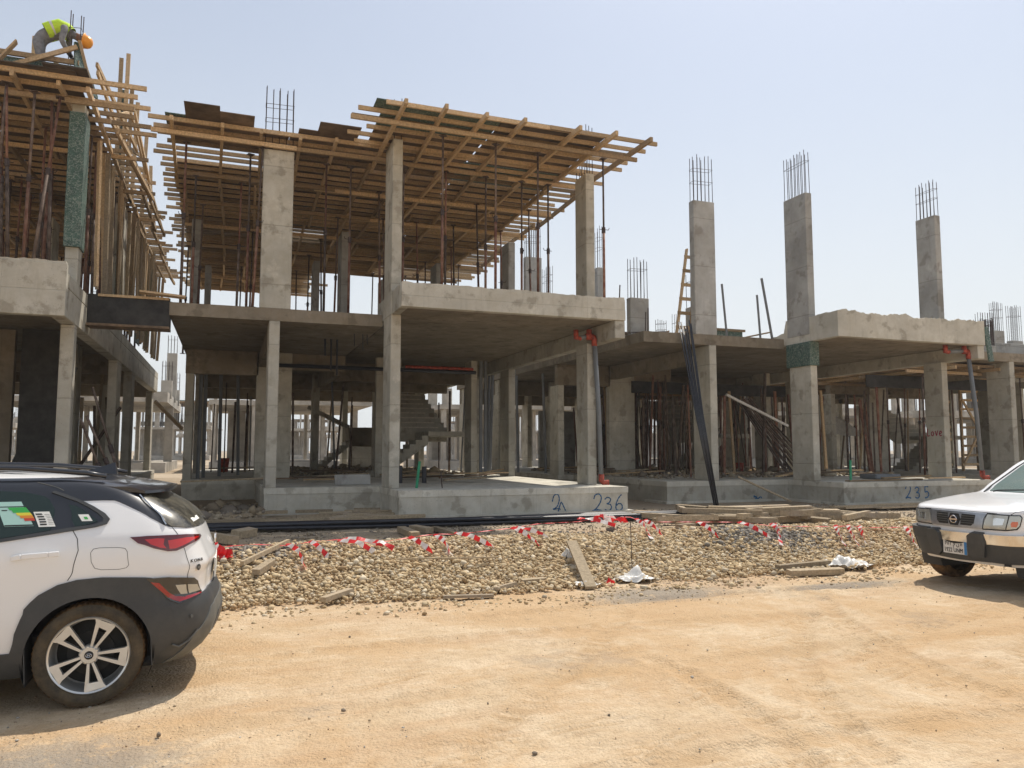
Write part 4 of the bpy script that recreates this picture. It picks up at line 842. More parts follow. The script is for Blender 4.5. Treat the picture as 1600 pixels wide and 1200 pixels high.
# ------------------------------------------------------------ villas behind
def far_proto(kind, seed):
    rr = random.Random(seed); root = empty('unfinished_villa', (0, 0, 0), 'x', 'unfinished villa', 'unfinished villas far behind')
    W, D = 9.4, 12; mc = M['conc_far']
    MB().box(0, W, 0, D, 0, .9).build('plinth', mc, root)
    MB().box(-.1, W*.45, 0, D, 4.4, 4.72).build('floor_slab', mc, root); MB().box(W*.45, W+.1, -1.6, D, 4.4, 5.0).build('floor_slab', mc, root)
    xs = (.1, 2.4, 4.4, 6.6, 9.0); ys = (.1, 4, 8, 11.6)
    for x in xs:
        for y in ys:
            if rr.random() < .85:
                w = rr.choice((.22, .22, .5)); MB().box(x, x+w, y, y+(.6 if w < .3 else .22), .9, 4.4).build('column', mc, root)
    if kind == 0:
        for x in xs:
            for y in ys[:3]:
                if rr.random() < .55:
                    h = rr.choice((7.9, 8.2, 5.8)); w = rr.choice((.22, .6)); c = MB().box(x, x+w, y, y+.4, 4.72, h).build('column', mc, root); rebars(c, x, x+w, y, y+.4, h, 1.2, 4, 2, seed+int(x*9+y), .012)
    else:
        MB().box(-.5, W+.5, -1.2, D, 8.2, 8.32).build('deck_sheet', M['ply' if kind == 1 else 'ply_green'], root)
        mb = MB(); 
        for i in range(26): mb.box(-.9+rr.uniform(-.3,.3), W+.9+rr.uniform(-.3,.3), -1.5+i*.52, -1.42+i*.52, 8.08, 8.18)
        o = mb.build('joist', M['wood'], root); o['kind'] = 'stuff'
        mb = MB()
        for i in range(46): x, y = rr.uniform(0, W), rr.uniform(0, D); mb.tube([(x, y, 4.7), (x+rr.uniform(-.1,.1), y, 8.1)], .045, 5)
        o = mb.build('prop', M['steel_old'], root); o['kind'] = 'stuff'
        for x in xs:
            for y in ys[:3]:
                if rr.random() < .6: w = rr.choice((.22, .6)); MB().box(x, x+w, y, y+.4, 4.72, 8.08).build('column', mc, root)
        MB().box(-.1, W+.1, 5, 5.2, 5, 5.6).build('parapet', mc, root) if rr.random() < .5 else None
    MB().box(1, 2.2, 8.0, 8.2, .9, 4.4).build('wall', mc, root)
    return root
protos = [far_proto(0, 1), far_proto(1, 2), far_proto(2, 3), far_proto(0, 4)]; usedf = [False]*4
rows = [(50, [-25.5, -12.8, -1.0, 13.5, 26.5, 38, 51, 63]), (112, [-34, -11.6, 8, 30, 46, 70, 88, 112]), (175, [-44, -14, 14, 48, 78, 110, 142]), (260, [-60, -12, 34, 84, 130, 190])]
kinds = [[1,0,0,3,1,2,3,1], [0,2,3,0,1,0,2,1], [3,0,1,2,0,1,3], [0,1,3,0,2,1]]
names = ['second row', 'third row', 'fourth row', 'farthest row']
for ri, (y, xs) in enumerate(rows):
    for ci, x in enumerate(xs):
        k = kinds[ri][ci]; o = protos[k] if not usedf[k] else copy_tree(protos[k]); usedf[k] = True
        o.location = (x, y + random.uniform(-1, 2)*(ri > 0), .0)
        st = ['bare upper columns', 'a dark timber deck', 'a green sheeted deck', 'few columns and starter bars'][k]
        o['label'] = f'distant villa frame in the {names[ri]} with {st}'; o['group'] = f'distant villas in the {names[ri]}'
# starter bars and short columns on the far right villa and above villa 235
for x0, y0, w, h, top in [(27.3,22,.5,1.5,5.3),(24.9,19.5,.6,1.1,5.2),(26.2,20.5,.7,1.2,5.6),(28.5,21,.6,1.4,5.9),(31.5,24,.6,1.3,6.9),(22.9,17.6,.22,.9,5.0)]:
    c = MB().cbox(x0, x0+w, y0, y0+.25, 4.3, top).build('column', M['conc_up'], v3); rebars(c, x0, x0+w, y0, y0+.25, top, h, 6, 2, int(x0*7))
MB().cbox(22.0, 30, 18.6, 18.8, 4.7, 5.3, .01).build('parapet', M['conc_up'], v3)
for a in [(9.45,10.05,24.2,24.42,8.3,(1.1,7,2)), (12.1,12.42,24.0,24.6,8.1,(1.5,4,2)), (11.4,11.7,27,27.5,7.6,(1.2,4,2)), (14.2,14.6,23.5,23.7,5.6,(.7,3,2)), (13.4,13.6,25,25.4,5.8,(1.3,2,2)), (17.2,17.4,27,27.4,5.9,(1.4,2,2))]:
    column(v2, a[0], a[1], a[2], a[3], ZS1, a[4], 'conc_up', a[5], seed=int(a[0]*10))
gb = empty('beam_form', (12.6, 19.5, 4.7), 'green plywood beam form standing on the slab of villa 235', 'formwork')
MB().box(12.6, 14.7, 19.4, 19.43, 4.75, 5.25).build('side_panel', M['ply_green'], gb)
mb = MB(); mb.beam((12.5,19.35,5.28),(14.75,19.35,5.28),.06,.07); mb.build('rail', M['wood'], gb); mb = MB(); mb.beam((12.2,19.1,4.74),(14.9,19.1,4.74),.1,.07); mb.build('rail', M['wood'], gb)
gb2 = empty('beam_form', (9.9, 18.5, 4.7), 'dark plywood form lying at the left end of the slab of villa 235', 'formwork')
MB().beam((9.2,19,4.78),(10.1,18.5,5.0),.04,.25).build('side_panel', M['ply'], gb2); MB().beam((9.0,18.2,4.74),(10.9,18.2,4.8),.08,.05).build('rail', M['wood'], gb2)
# ------------------------------------------------------------ car body surfaces: stacked plan outlines
def pchip(xs, ys, x):
    n = len(xs); i = 0
    if x <= xs[0]: return ys[0]
    if x >= xs[-1]: return ys[-1]
    while x > xs[i+1]: i += 1
    h = [xs[k+1]-xs[k] for k in range(n-1)]; d = [(ys[k+1]-ys[k])/h[k] for k in range(n-1)]
    def m(k):
        if k == 0: return d[0]
        if k == n-1: return d[-1]
        if d[k-1]*d[k] <= 0: return 0
        w1 = 2*h[k]+h[k-1]; w2 = h[k]+2*h[k-1]; return (w1+w2)/(w1/d[k-1]+w2/d[k])
    t = (x-xs[i])/h[i]; t2 = t*t; t3 = t2*t
    return (2*t3-3*t2+1)*ys[i] + (t3-2*t2+t)*h[i]*m(i) + (-2*t3+3*t2)*ys[i+1] + (t3-t2)*h[i]*m(i+1)
class Shape:
    """end A (detailed end) at a=0.. ; a grows towards the other end. u: 0 side mid, 1..2 corner, 2..3 end face to the centre line, 3..6 mirrored"""
    def __init__(s, X0, sgn, Yc, am, prof, bulge=.05, taper=0.0, p=.85): s.X0, s.sgn, s.Yc, s.am, s.prof, s.bulge, s.taper, s.p = X0, sgn, Yc, am, prof, bulge, taper, p; s.c = {}
    def pr(s, k, z):
        key = (k, round(z, 5))
        if key not in s.c: xs, ys = s.prof[k]; s.c[key] = pchip(xs, ys, z)
        return s.c[key]
    def local(s, u, z):
        if u > 3: a, t = s.local(6-u, z); return a, -t
        r, w, ca, cb = s.pr('r', z), s.pr('w', z), s.pr('ca', z), s.pr('cb', z); tp = s.taper
        a0 = r + s.bulge + ca
        am = max(s.am, a0 + .05)
        if u <= 1: a = am + (a0-am)*u; return a, -(w - tp*(u**2))
        if u <= 2:
            al = (u-1)*math.pi/2; w = w-tp
            return r + s.bulge + ca*(1-math.sin(al)**s.p) , -(w - cb*(1-math.cos(al)**s.p)) if al < math.pi/2-1e-9 else -(w-cb)
        t = -(w-tp-cb)*(3-u); q = (3-u); return r + s.bulge*q*q, t
    def P(s, u, z):
        a, t = s.local(u, z); return (s.X0 + s.sgn*a, s.Yc + t, z)
    def N(s, u, z):
        e = .01; p0 = s.P(max(u-e, 0), z); p1 = s.P(min(u+e, 6), z); q0 = s.P(u, z-e); q1 = s.P(u, z+e)
        A = [p1[i]-p0[i] for i in range(3)]; B = [q1[i]-q0[i] for i in range(3)]
        n = [A[1]*B[2]-A[2]*B[1], A[2]*B[0]-A[0]*B[2], A[0]*B[1]-A[1]*B[0]]; L = math.sqrt(sum(k*k for k in n)) or 1
        n = [k/L for k in n]; p = s.P(u, z); cx = s.X0 + s.sgn*max(s.am, 1.2)
        if n[0]*(p[0]-cx) + n[1]*(p[1]-s.Yc) + n[2]*.3 < 0: n = [-k for k in n]
        return n
SUV = Shape(0.0, -1, 6.62, 2.3, dict(
    r=([.20,.28,.36,.46,.56,.62,.66,.70,.80,.86,.92,1.02,1.10,1.15,1.20,1.27,1.34,1.40,1.44,1.47,1.495,1.51], [.21,.10,.045,.018,.028,.04,.068,.075,.07,.055,.075,.115,.15,.185,.235,.345,.455,.54,.68,.86,1.12,1.5]),
    w=([.20,.28,.40,.55,.75,.90,1.0,1.08,1.14,1.22,1.30,1.38,1.44,1.475,1.50,1.51], [.80,.86,.895,.905,.90,.90,.895,.875,.845,.80,.755,.71,.665,.60,.45,.32]),
    ca=([.2,.5,.9,1.1,1.3,1.51], [.42,.44,.40,.34,.26,.3]), cb=([.2,.5,.8,.95,1.1,1.3,1.51], [.42,.46,.40,.36,.26,.2,.2]),
    f=([.20,.35,.6,.75,.88,.96,1.02,1.06,1.10,1.3,1.42,1.48,1.51], [4.0,4.14,4.2,4.18,4.1,3.85,3.45,3.18,3.1,2.72,2.45,2.25,2.0])), bulge=.04, taper=.02)
PICK = Shape(8.23, 1, 6.95, 2.6, dict(
    r=([.30,.45,.60,.68,.76,.86,.925,.96,.985,1.01,1.04,1.07,1.085,1.10,1.2,1.35,1.48,1.53,1.56,1.585], [.14,.10,.07,.06,.05,.06,.075,.11,.22,.40,.66,.95,1.12,1.24,1.42,1.67,1.88,1.99,2.15,2.4]),
    w=([.30,.45,.65,.85,.95,1.02,1.06,1.09,1.2,1.35,1.5,1.56,1.585], [.75,.785,.81,.81,.80,.78,.755,.725,.69,.65,.60,.55,.45]),
    ca=([.3,.9,1.0,1.09,1.2,1.58], [.62,.56,.44,.16,.10,.12]), cb=([.3,.9,1.0,1.09,1.2,1.58], [.40,.38,.30,.14,.1,.12]),
    f=([.3,1.08,1.12,1.4,1.55,1.585], [4.9,4.9,4.3,4.2,4.05,3.8])), bulge=.05, taper=.0, p=.8)
def u_of(S, a, z):
    lo, hi = 0.0, 2.0
    for _ in range(40):
        m = (lo+hi)/2
        if S.local(m, z)[0] > a: lo = m
        else: hi = m
    return lo
def shell(mb, S, zs, wheels=(), cap=True):
    us = list(np.linspace(0, 1, 30)) + list(np.linspace(1, 2, 15))[1:] + list(np.linspace(2, 3, 9))[1:]; us = us + [6-u for u in us[::-1][1:]]
    n = len(us); V = [S.P(u, z) for z in zs for u in us]; F = []
    for i in range(len(zs)-1):
        for j in range(n-1):
            zc = (zs[i]+zs[i+1])/2; a, t = S.local((us[j]+us[j+1])/2, zc)
            if any(math.hypot(a-wa, zc-wz) < wr and abs(t) > .5 for wa, wz, wr in wheels): continue
            F.append((i*n+j, i*n+j+1, (i+1)*n+j+1, (i+1)*n+j))
    if cap: F.append(tuple((len(zs)-1)*n + j for j in range(n)))
    return mb.add(V, F)
RU = ([0,.9,1.0,1.1,1.2,1.3,1.4,1.5,1.6,1.7,1.8,1.9,2.0,3.0], [0,1.2,1.298,1.347,1.393,1.445,1.502,1.566,1.636,1.712,1.794,1.883,1.988,3.0])
def remap(S, poly):
    if S is not PICK: return poly
    return [((float(np.interp(u, *RU)) if u <= 3 else 6-float(np.interp(6-u, *RU))) if z < .98 else u, z) for u, z in poly]
def patch(S, poly, off, name, mat, parent, mirror=False, skirt=.02, du=.07, dz=.045, smooth=True):
    out = []; poly = remap(S, poly)
    for mir in ((False, True) if mirror else (False,)):
        pts = [Vector((u*.8, z)) for u, z in poly]; dense = []
        for i, p in enumerate(pts):
            q = pts[(i+1) % len(pts)]; k = max(1, int((q-p).length/.03))
            for j in range(k): dense.append(p.lerp(q, j/k))
        nb = len(dense); xs = [p.x for p in dense]; ys = [p.y for p in dense]
        def inside(x, y):
            c = False
            for i in range(nb):
                a, b = dense[i], dense[i-1]
                if (a.y > y) != (b.y > y) and x < (b.x-a.x)*(y-a.y)/(b.y-a.y)+a.x: c = not c
            return c
        inner = []
        x = min(xs) + du*.4
        while x < max(xs):
            y = min(ys) + dz*.5
            while y < max(ys):
                if inside(x, y) and min((x-p.x)**2+(y-p.y)**2 for p in dense) > .015**2: inner.append(Vector((x, y)))
                y += dz
            x += du*.8
        vs_, _, fs_, *_ = delaunay_2d_cdt(dense+inner, [], [list(range(nb))], 1, 1e-6)
        V = []; 
        for sgn in (off, off-skirt):
            for p in vs_:
                u, z = p.x/.8, p.y
                if mir: u = 6-u
                P = S.P(u, z); N = S.N(u, z); V.append(tuple(P[i] + N[i]*sgn for i in range(3)))
        m = len(vs_); F = [tuple(f) for f in fs_]; cnt = {}
        for f in fs_:
            for i in range(len(f)):
                e = (f[i], f[(i+1) % len(f)]); k = tuple(sorted(e)); cnt.setdefault(k, []).append(e)
        for k, es in cnt.items():
            if len(es) == 1: a, b = es[0]; F.append((b, a, a+m, b+m))
        mb = MB().add(V, F); o = mb.build(name, mat, parent, smooth)
        if smooth:
            o.data.set_sharp_from_angle(angle=R(40))
        out.append(o)
    return out
def seam(S, pts, name, parent, r=.0022, mat=None, mirror=False, closed=False, off=.0):
    if closed: pts = pts + [pts[0]]
    pts = remap(S, pts); Q = []
    for i in range(len(pts)-1):
        for k in range(5): t = k/5; Q.append((pts[i][0]*(1-t)+pts[i+1][0]*t, pts[i][1]*(1-t)+pts[i+1][1]*t))
    Q.append(pts[-1]); mb = MB()
    for mir in ((0, 1) if mirror else (0,)):
        mb.tube([tuple(np.array(S.P(6-u if mir else u, z)) + np.array(S.N(6-u if mir else u, z))*off) for u, z in Q], r, 5)
    return mb.build(name, mat or M['seam'], parent)
def paint(name, c, dust=.25):
    k = NT(name); z = k.sep()[2]; n = k.noise(6, 5, .7); low = k.ramp(k.math('ADD', k.math('MULTIPLY', z, .8), k.math('MULTIPLY', n, .25)), [(.25, 1.0), (.75, 0.0)])
    k.set('Base Color', k.mix(k.math('MULTIPLY', k.math('MULTIPLY', low, n), dust*2), c, (.45, .36, .26)))
    k.set('Roughness', .28); k.b.inputs['Coat Weight'].default_value = .7; k.b.inputs['Coat Roughness'].default_value = .05; return k.m
M['white_paint'] = paint('white_car_paint', (.80, .80, .80)); M['black_paint'] = paint('black_car_paint', (.012, .013, .018), .12)
M['seam'] = simple('dark_gap', (.06, .06, .06), .8, var=0, bump=0)
def dusty(name, c, d, amt, rough, spec=.5):
    k = NT(name); n = k.noise(5, 6, .75); k.set('Base Color', k.mix(k.math('MULTIPLY', k.ramp(n, [(.38, 0.0), (.7, 1.0)]), amt), c, d)); k.set('Roughness', rough); k.b.inputs['Specular IOR Level'].default_value = spec
    k.bump(k.noise(220, 2), .12, .002); return k.m
M['clad'] = dusty('dusty_dark_cladding', (.040, .043, .046), (.14, .135, .12), .22, .5)
M['bumper_grey'] = dusty('dusty_grey_bumper', (.09, .095, .09), (.22, .21, .18), .5, .6)
M['tyre'] = dusty('tyre_rubber', (.055, .047, .036), (.20, .15, .09), .65, .9, .2)
M['tread'] = dusty('muddy_tread', (.05, .035, .022), (.30, .17, .075), .9, .95, .1)
M['alloy'] = simple('alloy_rim', (.66, .66, .64), .32, .7, .08, 6, 0); M['dark_metal'] = simple('dark_wheel_metal', (.03, .03, .03), .6, .4, .3, 8, 0)
M['chrome'] = simple('chrome', (.72, .72, .72), .12, 1, .03, 4, 0)
def glass(name, c, rough=.02, dust=0.0, trans=.25):
    k = NT(name); k.set('Base Color', c); k.set('Roughness', rough); k.b.inputs['Specular IOR Level'].default_value = .6
    if dust: n = k.noise(9, 6, .75); k.set('Base Color', k.mix(k.math('MULTIPLY', k.ramp(n, [(.4, 0.0), (.68, 1.0)]), dust), c, (.28, .25, .18))); k.set('Roughness', .25)
    t = k.t.nodes.new('ShaderNodeBsdfTransparent'); t.inputs[0].default_value = (.55, .66, .62, 1); m = k.t.nodes.new('ShaderNodeMixShader'); m.inputs[0].default_value = trans
    k.L(k.b.outputs[0], m.inputs[1]); k.L(t.outputs[0], m.inputs[2]); k.L(m.outputs[0], k.out.inputs[0]); return k.m
M['glass_dark'] = glass('tinted_glass', (.025, .045, .042), trans=.28); M['glass_dust'] = glass('dusty_rear_glass', (.02, .021, .02), .12, .55, .03); M['glass_wind'] = glass('windscreen_glass', (.10, .16, .14), .05, .25, .3)
def lens(name, c, rough=.08):
    k = NT(name); k.set('Base Color', c); k.set('Roughness', rough); k.b.inputs['Coat Weight'].default_value = 1; return k.m
M['lens_red'] = lens('red_lens', (.30, .006, .008)); M['lens_dark_red'] = lens('dark_red_lens', (.10, .004, .006)); M['lens_bright'] = lens('bright_red_lens', (.55, .012, .012)); M['lens_clear'] = lens('grey_lens', (.46, .46, .42)); M['lens_clear'].node_tree.nodes['Principled BSDF'].inputs['Metallic'].default_value = .55; M['lens_clear'].node_tree.nodes['Principled BSDF'].inputs['Roughness'].default_value = .22; M['lens_black'] = lens('smoked_lens', (.02, .02, .02)); M['lens_orange'] = lens('orange_lens', (.60, .13, .04))
M['sticker'] = simple('white_sticker', (.72, .72, .68), .6, 0, .05, 3, 0); M['ink'] = simple('black_ink', (.02, .02, .02), .6, 0, 0, 3, 0)
for n_, c_ in (('st_mint', (.35, .55, .50)), ('st_green', (.04, .35, .07)), ('st_yellow', (.65, .55, .05)), ('st_orange', (.60, .22, .03)), ('st_red', (.45, .05, .03)), ('st_blue', (.05, .2, .45))): M[n_] = simple(n_, c_, .6, 0, 0, 3, 0)
def text(s, size, origin, ux, uz, name, mat, parent, off=.003, shear=0.0, sx=1.0, ext=.0015):
    cu = bpy.data.curves.new(name, 'FONT'); cu.body = s; cu.size = size; cu.align_x = 'CENTER'; cu.align_y = 'CENTER'; cu.extrude = ext; cu.shear = shear
    t = bpy.data.objects.new(name, cu); COL.objects.link(t); dg = bpy.context.evaluated_depsgraph_get(); me = bpy.data.meshes.new_from_object(t.evaluated_get(dg)); bpy.data.objects.remove(t)
    ux, uz = Vector(ux).normalized(), Vector(uz).normalized(); nrm = ux.cross(uz); base = ROOTLOC.get(parent.name, Vector((0,0,0)))
    for v in me.vertices: v.co = Vector(origin) - base + ux*v.co.x*sx + uz*v.co.y + nrm*(v.co.z+off)
    me.materials.clear(); me.materials.append(mat); o = bpy.data.objects.new(name, me); COL.objects.link(o); o.parent = parent; ROOTLOC[o.name] = base; return o
def wheel(root, c, side, r=.334, w=.215, rim=.243, detail=True, ang0=65):
    """c: centre of the outer face, side: -1 faces -Y"""
    o = side; W = w
    tw = MB().lathe([(rim, .012*-o), (rim+.012, -.002*-o), (rim+.04, -.010*-o), (r-.035, -.006*-o), (r-.014, .010*-o)], c, 'Y', 72)
    wh = tw.build('wheel', M['tyre'], root, True)
    n = 120; mb = MB(); V = []; F = []; prof = [(r-.014, .010), (r-.003, .028), (r, .06), (r, W/2), (r, W-.06), (r-.003, W-.03), (r-.02, W-.005), (r-.1, W)]
    for k in range(n):
        t = 2*math.pi*k/n; g = .006*(k % 2)
        for i, (rr, oo) in enumerate(prof): q = rr - (g if i in (1, 2, 4, 5) else 0); V.append((c[0]+q*math.cos(t), c[1]-o*oo, c[2]+q*math.sin(t)))
    m = len(prof)
    for k in range(n):
        for i in range(m-1): a, b = k*m+i, ((k+1) % n)*m+i; F.append((a, b, b+1, a+1))
    mb.add(V, F); mb.build('tread', M['tread'], wh)
    rb = MB().lathe([(rim+.002, .010*-o), (rim-.004, .002*-o), (rim-.014, .008*-o), (rim-.02, .05*-o), (rim-.03, .14*-o), (rim-.05, .16*-o)], c, 'Y', 72)
    if detail:
        for k in range(5):
            th = R(ang0 + 72*k)
            def pt(rr, an, y): return (c[0]+rr*math.cos(th+an), c[1]-o*y, c[2]+rr*math.sin(th+an))
            for s in (-1, 1):
                for seg in ((.035, .228),):
                    r0, r1 = seg; a0, a1 = s*.24, s*.215; w0, w1 = .10/2/ .05*.25, .055
                    P = [pt(r0, a0-.20, .02), pt(r0, a0+.20, .02), pt(r1, a1+.058, .008), pt(r1, a1-.058, .008)]; Q = [(p[0], p[1]-o*.035, p[2]) for p in P]
                    rb.add(P+Q, [(0,1,2,3), (7,6,5,4), (0,4,5,1), (1,5,6,2), (2,6,7,3), (3,7,4,0)])
            P = [pt(.165, -.16, .016), pt(.165, .16, .016), pt(.21, .36, .006), pt(.21, -.36, .006)] if False else [pt(.178, -.20, .011), pt(.186, .24, .011), pt(.234, .31, .006), pt(.234, -.25, .006)]
            Q = [(p[0], p[1]-o*.03, p[2]) for p in P]; rb.add(P+Q, [(0,1,2,3), (7,6,5,4), (0,4,5,1), (1,5,6,2), (2,6,7,3), (3,7,4,0)])
        rb.lathe([(0, .012*-o), (.05, .012*-o), (.062, .03*-o), (.062, .07*-o)], c, 'Y', 32)
    ro = rb.build('rim', M['alloy'], wh); ro.data.shade_smooth(); ro.data.set_sharp_from_angle(angle=R(30))
    hb = MB().lathe([(0, .004*-o), (.024, .005*-o), (.028, .014*-o)], c, 'Y', 24); hb.build('hub_cap', M['ink'], wh)
    if detail:
        em = MB()
        for k in range(24):
            pass
        em.tube([(c[0]+.017*math.cos(t), c[1]-o*.003, c[2]+.0115*math.sin(t)) for t in np.linspace(0, 2*math.pi, 25)], .0016, 4)
        em.tube([(c[0]-.009, c[1]-o*.003, c[2]-.007), (c[0]-.004, c[1]-o*.003, c[2]+.007)], .0018, 4); em.tube([(c[0]+.004, c[1]-o*.003, c[2]-.007), (c[0]+.009, c[1]-o*.003, c[2]+.007)], .0018, 4); em.tube([(c[0]-.006, c[1]-o*.003, c[2]-.002), (c[0]+.006, c[1]-o*.003, c[2]+.002)], .0018, 4)
        em.build('emblem', M['chrome'], wh)
        lu = MB()
        for k in range(5): t = R(ang0+36+72*k); lu.lathe([(0, .013*-o), (.009, .014*-o), (.010, .03*-o)], (c[0]+.047*math.cos(t), c[1], c[2]+.047*math.sin(t)), 'Y', 10)
        lu.build('wheel_nuts', M['chrome'], wh)
    dk = MB().lathe([(0, .10*-o), (.14, .10*-o), (.14, .12*-o), (rim-.03, .15*-o), (rim-.03, .16*-o)], c, 'Y', 40); dk.build('brake_disc', M['dark_metal'], wh)
    return wh
def liner(root, x, z, r, y0, y1):
    mb = MB(); n = 24; V = []; F = []
    for k in range(n+1):
        t = R(-25 + 230*k/n); V += [(x+r*math.cos(t), y0, z+r*math.sin(t)), (x+r*math.cos(t), y1, z+r*math.sin(t))]
    for k in range(n): F.append((2*k, 2*k+2, 2*k+3, 2*k+1))
    F.append(tuple(2*k+1 for k in range(n+1))); mb.add(V, F); return mb.build('wheel_housing', M['seam'], root, normals=False)

# ============================================================ white compact suv, black roof
suv = empty('parked_suv', (-2.1, 6.62, 0), 'dusty white compact suv with black roof, its rear half showing at the left edge', 'car', 'parked cars')
SF = Shape(-4.2, 1, 6.62, 1.9, dict(r=([.20,.30,.45,.62,.72,.80,.86,.92,.96,.99,1.02,1.05,1.08,1.12,1.2,1.3,1.4,1.46,1.495,1.51], [.24,.08,.01,.0,.03,.07,.13,.24,.42,.66,.86,1.0,1.06,1.12,1.24,1.42,1.62,1.78,1.86,1.88]),
    w=SUV.prof['w'], ca=([.2,.6,.9,1.05,1.5], [.5,.5,.42,.2,.12]), cb=([.2,.6,.9,1.05,1.5], [.5,.5,.4,.22,.15])), bulge=.08, taper=.02)
zs = list(np.linspace(.22, 1.0, 60)) + list(np.linspace(1.0, 1.40, 22))[1:] + [1.415,1.43,1.445,1.46,1.472,1.483,1.492,1.50,1.506,1.51]
body = MB(); shell(body, SUV, zs, [(.8, .33, .405)]); shell(body, SF, zs, [(.8, .33, .39)])
bo = body.build('body', M['white_paint'], suv, True)
bl = [(0, 1.03), (.547,1.078),(.665,1.105),(.773,1.133),(.855,1.156),(.888,1.172),(.902,1.195),(.905,1.235),(.899,1.280),(.884,1.317),(.962,1.318),(1.015,1.316),(1.04,1.303),(1.079,1.268),(1.158,1.198),(1.268,1.149),(1.335,1.134),(1.62,1.122),(2.2,1.104),(3.0,1.095)]
full = bl + [(6-u, z) for u, z in bl[::-1][1:]] + [(6, 1.508), (4.5, 1.508), (3, 1.508), (1.5, 1.508), (0, 1.508)]
patch(SUV, full, .003, 'roof', M['black_paint'], suv, du=.12, dz=.03)
patch(SF, [(0, 1.03), (.5, 1.01), (.8, 1.0), (1.0, 1.0), (3, 1.055), (5, 1.0), (5.5, 1.01), (6, 1.03), (6, 1.508), (3, 1.508), (0, 1.508)], .003, 'cabin_frame', M['black_paint'], suv, du=.12, dz=.04)
tp_ = MB(); us = list(np.linspace(0, 6, 60)); A = [SUV.P(u, 1.51) for u in us]; B_ = [SF.P(u, 1.51) for u in us]; 
tp_.add([(x, y, 1.5135) for x, y, z in A], [tuple(range(len(A)))]); tp_.add([(x, y, 1.5135) for x, y, z in B_], [tuple(range(len(B_)))]); tp_.build('roof_panel', M['black_paint'], suv)
gl = patch(SUV, [(.1,1.082),(.546,1.097),(.625,1.115),(.704,1.137),(.719,1.204),(.755,1.272),(.772,1.329),(.769,1.350),(.712,1.377),(.621,1.388),(.1,1.40)], .007, 'side_window', M['glass_dark'], suv, True)
patch(SUV, [(.819,1.294),(.84,1.284),(.847,1.251),(.861,1.196),(.865,1.183),(.83,1.165),(.786,1.152),(.78,1.2)], .008, 'quarter_window', M['glass_dark'], suv, True)
tr = [(.83,1.382),(.852,1.364),(.885,1.318),(.898,1.276),(.908,1.231),(.909,1.196),(.893,1.166),(.854,1.148),(.773,1.129),(.547,1.075),(.0,1.05),(.0,1.075),(.547,1.092),(.763,1.146),(.85,1.163),(.882,1.180),(.888,1.200),(.884,1.235),(.874,1.276),(.862,1.310),(.83,1.352),(.81,1.372)]
patch(SUV, tr, .012, 'window_trim', M['clad'], suv, True)
patch(SF, [(.12,1.06),(.85,1.045),(.93,1.1),(.75,1.34),(.55,1.40),(.12,1.405)], .007, 'side_window', M['glass_dark'], suv, True)
patch(SF, [(2.0,1.09),(3,1.09),(4.0,1.09),(4.0,1.43),(3,1.44),(2.0,1.43)], .007, 'windscreen', M['glass_dark'], suv)
patch(SUV, [(1.50,1.332),(1.66,1.345),(3,1.348),(4.34,1.345),(4.5,1.332),(4.64,1.25),(4.69,1.165),(4.66,1.135),(4.38,1.118),(3,1.098),(1.62,1.118),(1.36,1.135),(1.31,1.165),(1.36,1.25)], .008, 'rear_window', M['glass_dust'], suv)
seam(SUV, [(1.50,1.34),(1.42,1.30),(1.35,1.25),(1.295,1.169),(1.30,1.145)], 'window_molding', suv, .006, M['chrome'], True, off=.012)
# spoiler over the rear window
sp = MB(); V = []; F = []; n = 20
for i in range(n+1):
    t = -1+2*i/n; y = 6.62 + t*.665; e = abs(t)**5*.16; q = 1-abs(t)**6*.75
    zb = 1.385-.01*abs(t)**2
    for a, z in ((.92, 1.47-.05*abs(t)**3), (.62, 1.437-.035*abs(t)**3), (.37+e, zb), (.365+e, zb-.018), (.50+e*.5, zb-.02*q-.005), (.92, 1.42-.03*abs(t)**3)): V.append((-a, y, z))
for i in range(n):
    for k in range(6): F.append((6*i+k, 6*i+(k+1) % 6, 6*i+6+(k+1) % 6, 6*i+6+k))
F += [tuple(range(6)), tuple(6*n+k for k in range(5, -1, -1))]; sp.add(V, F); o = sp.build('spoiler', M['black_paint'], suv, True); o.data.set_sharp_from_angle(angle=R(35))
MB().cbox(-.47, -.44, 6.45, 6.79, 1.335, 1.352, .004).build('brake_light', M['lens_red'], suv)
for s in (-1, 1):
    MB().tube([(-.78, 6.62+s*.60, 1.475), (-.9, 6.62+s*.60, 1.50), (-1.3, 6.62+s*.61, 1.535), (-1.9, 6.62+s*.61, 1.55), (-2.5, 6.62+s*.60, 1.54), (-2.75, 6.62+s*.59, 1.50)], .018, 8).build('roof_rail', M['black_paint'], suv, True)
fin = MB(); fin.add([(-1.02,6.58,1.49),(-.78,6.57,1.475),(-.78,6.67,1.475),(-1.02,6.66,1.49),(-.80,6.61,1.565),(-.80,6.63,1.565)], [(0,1,4),(1,2,5,4),(2,3,5),(0,4,5,3),(0,3,2,1)]); fin.build('antenna_fin', M['black_paint'], suv)
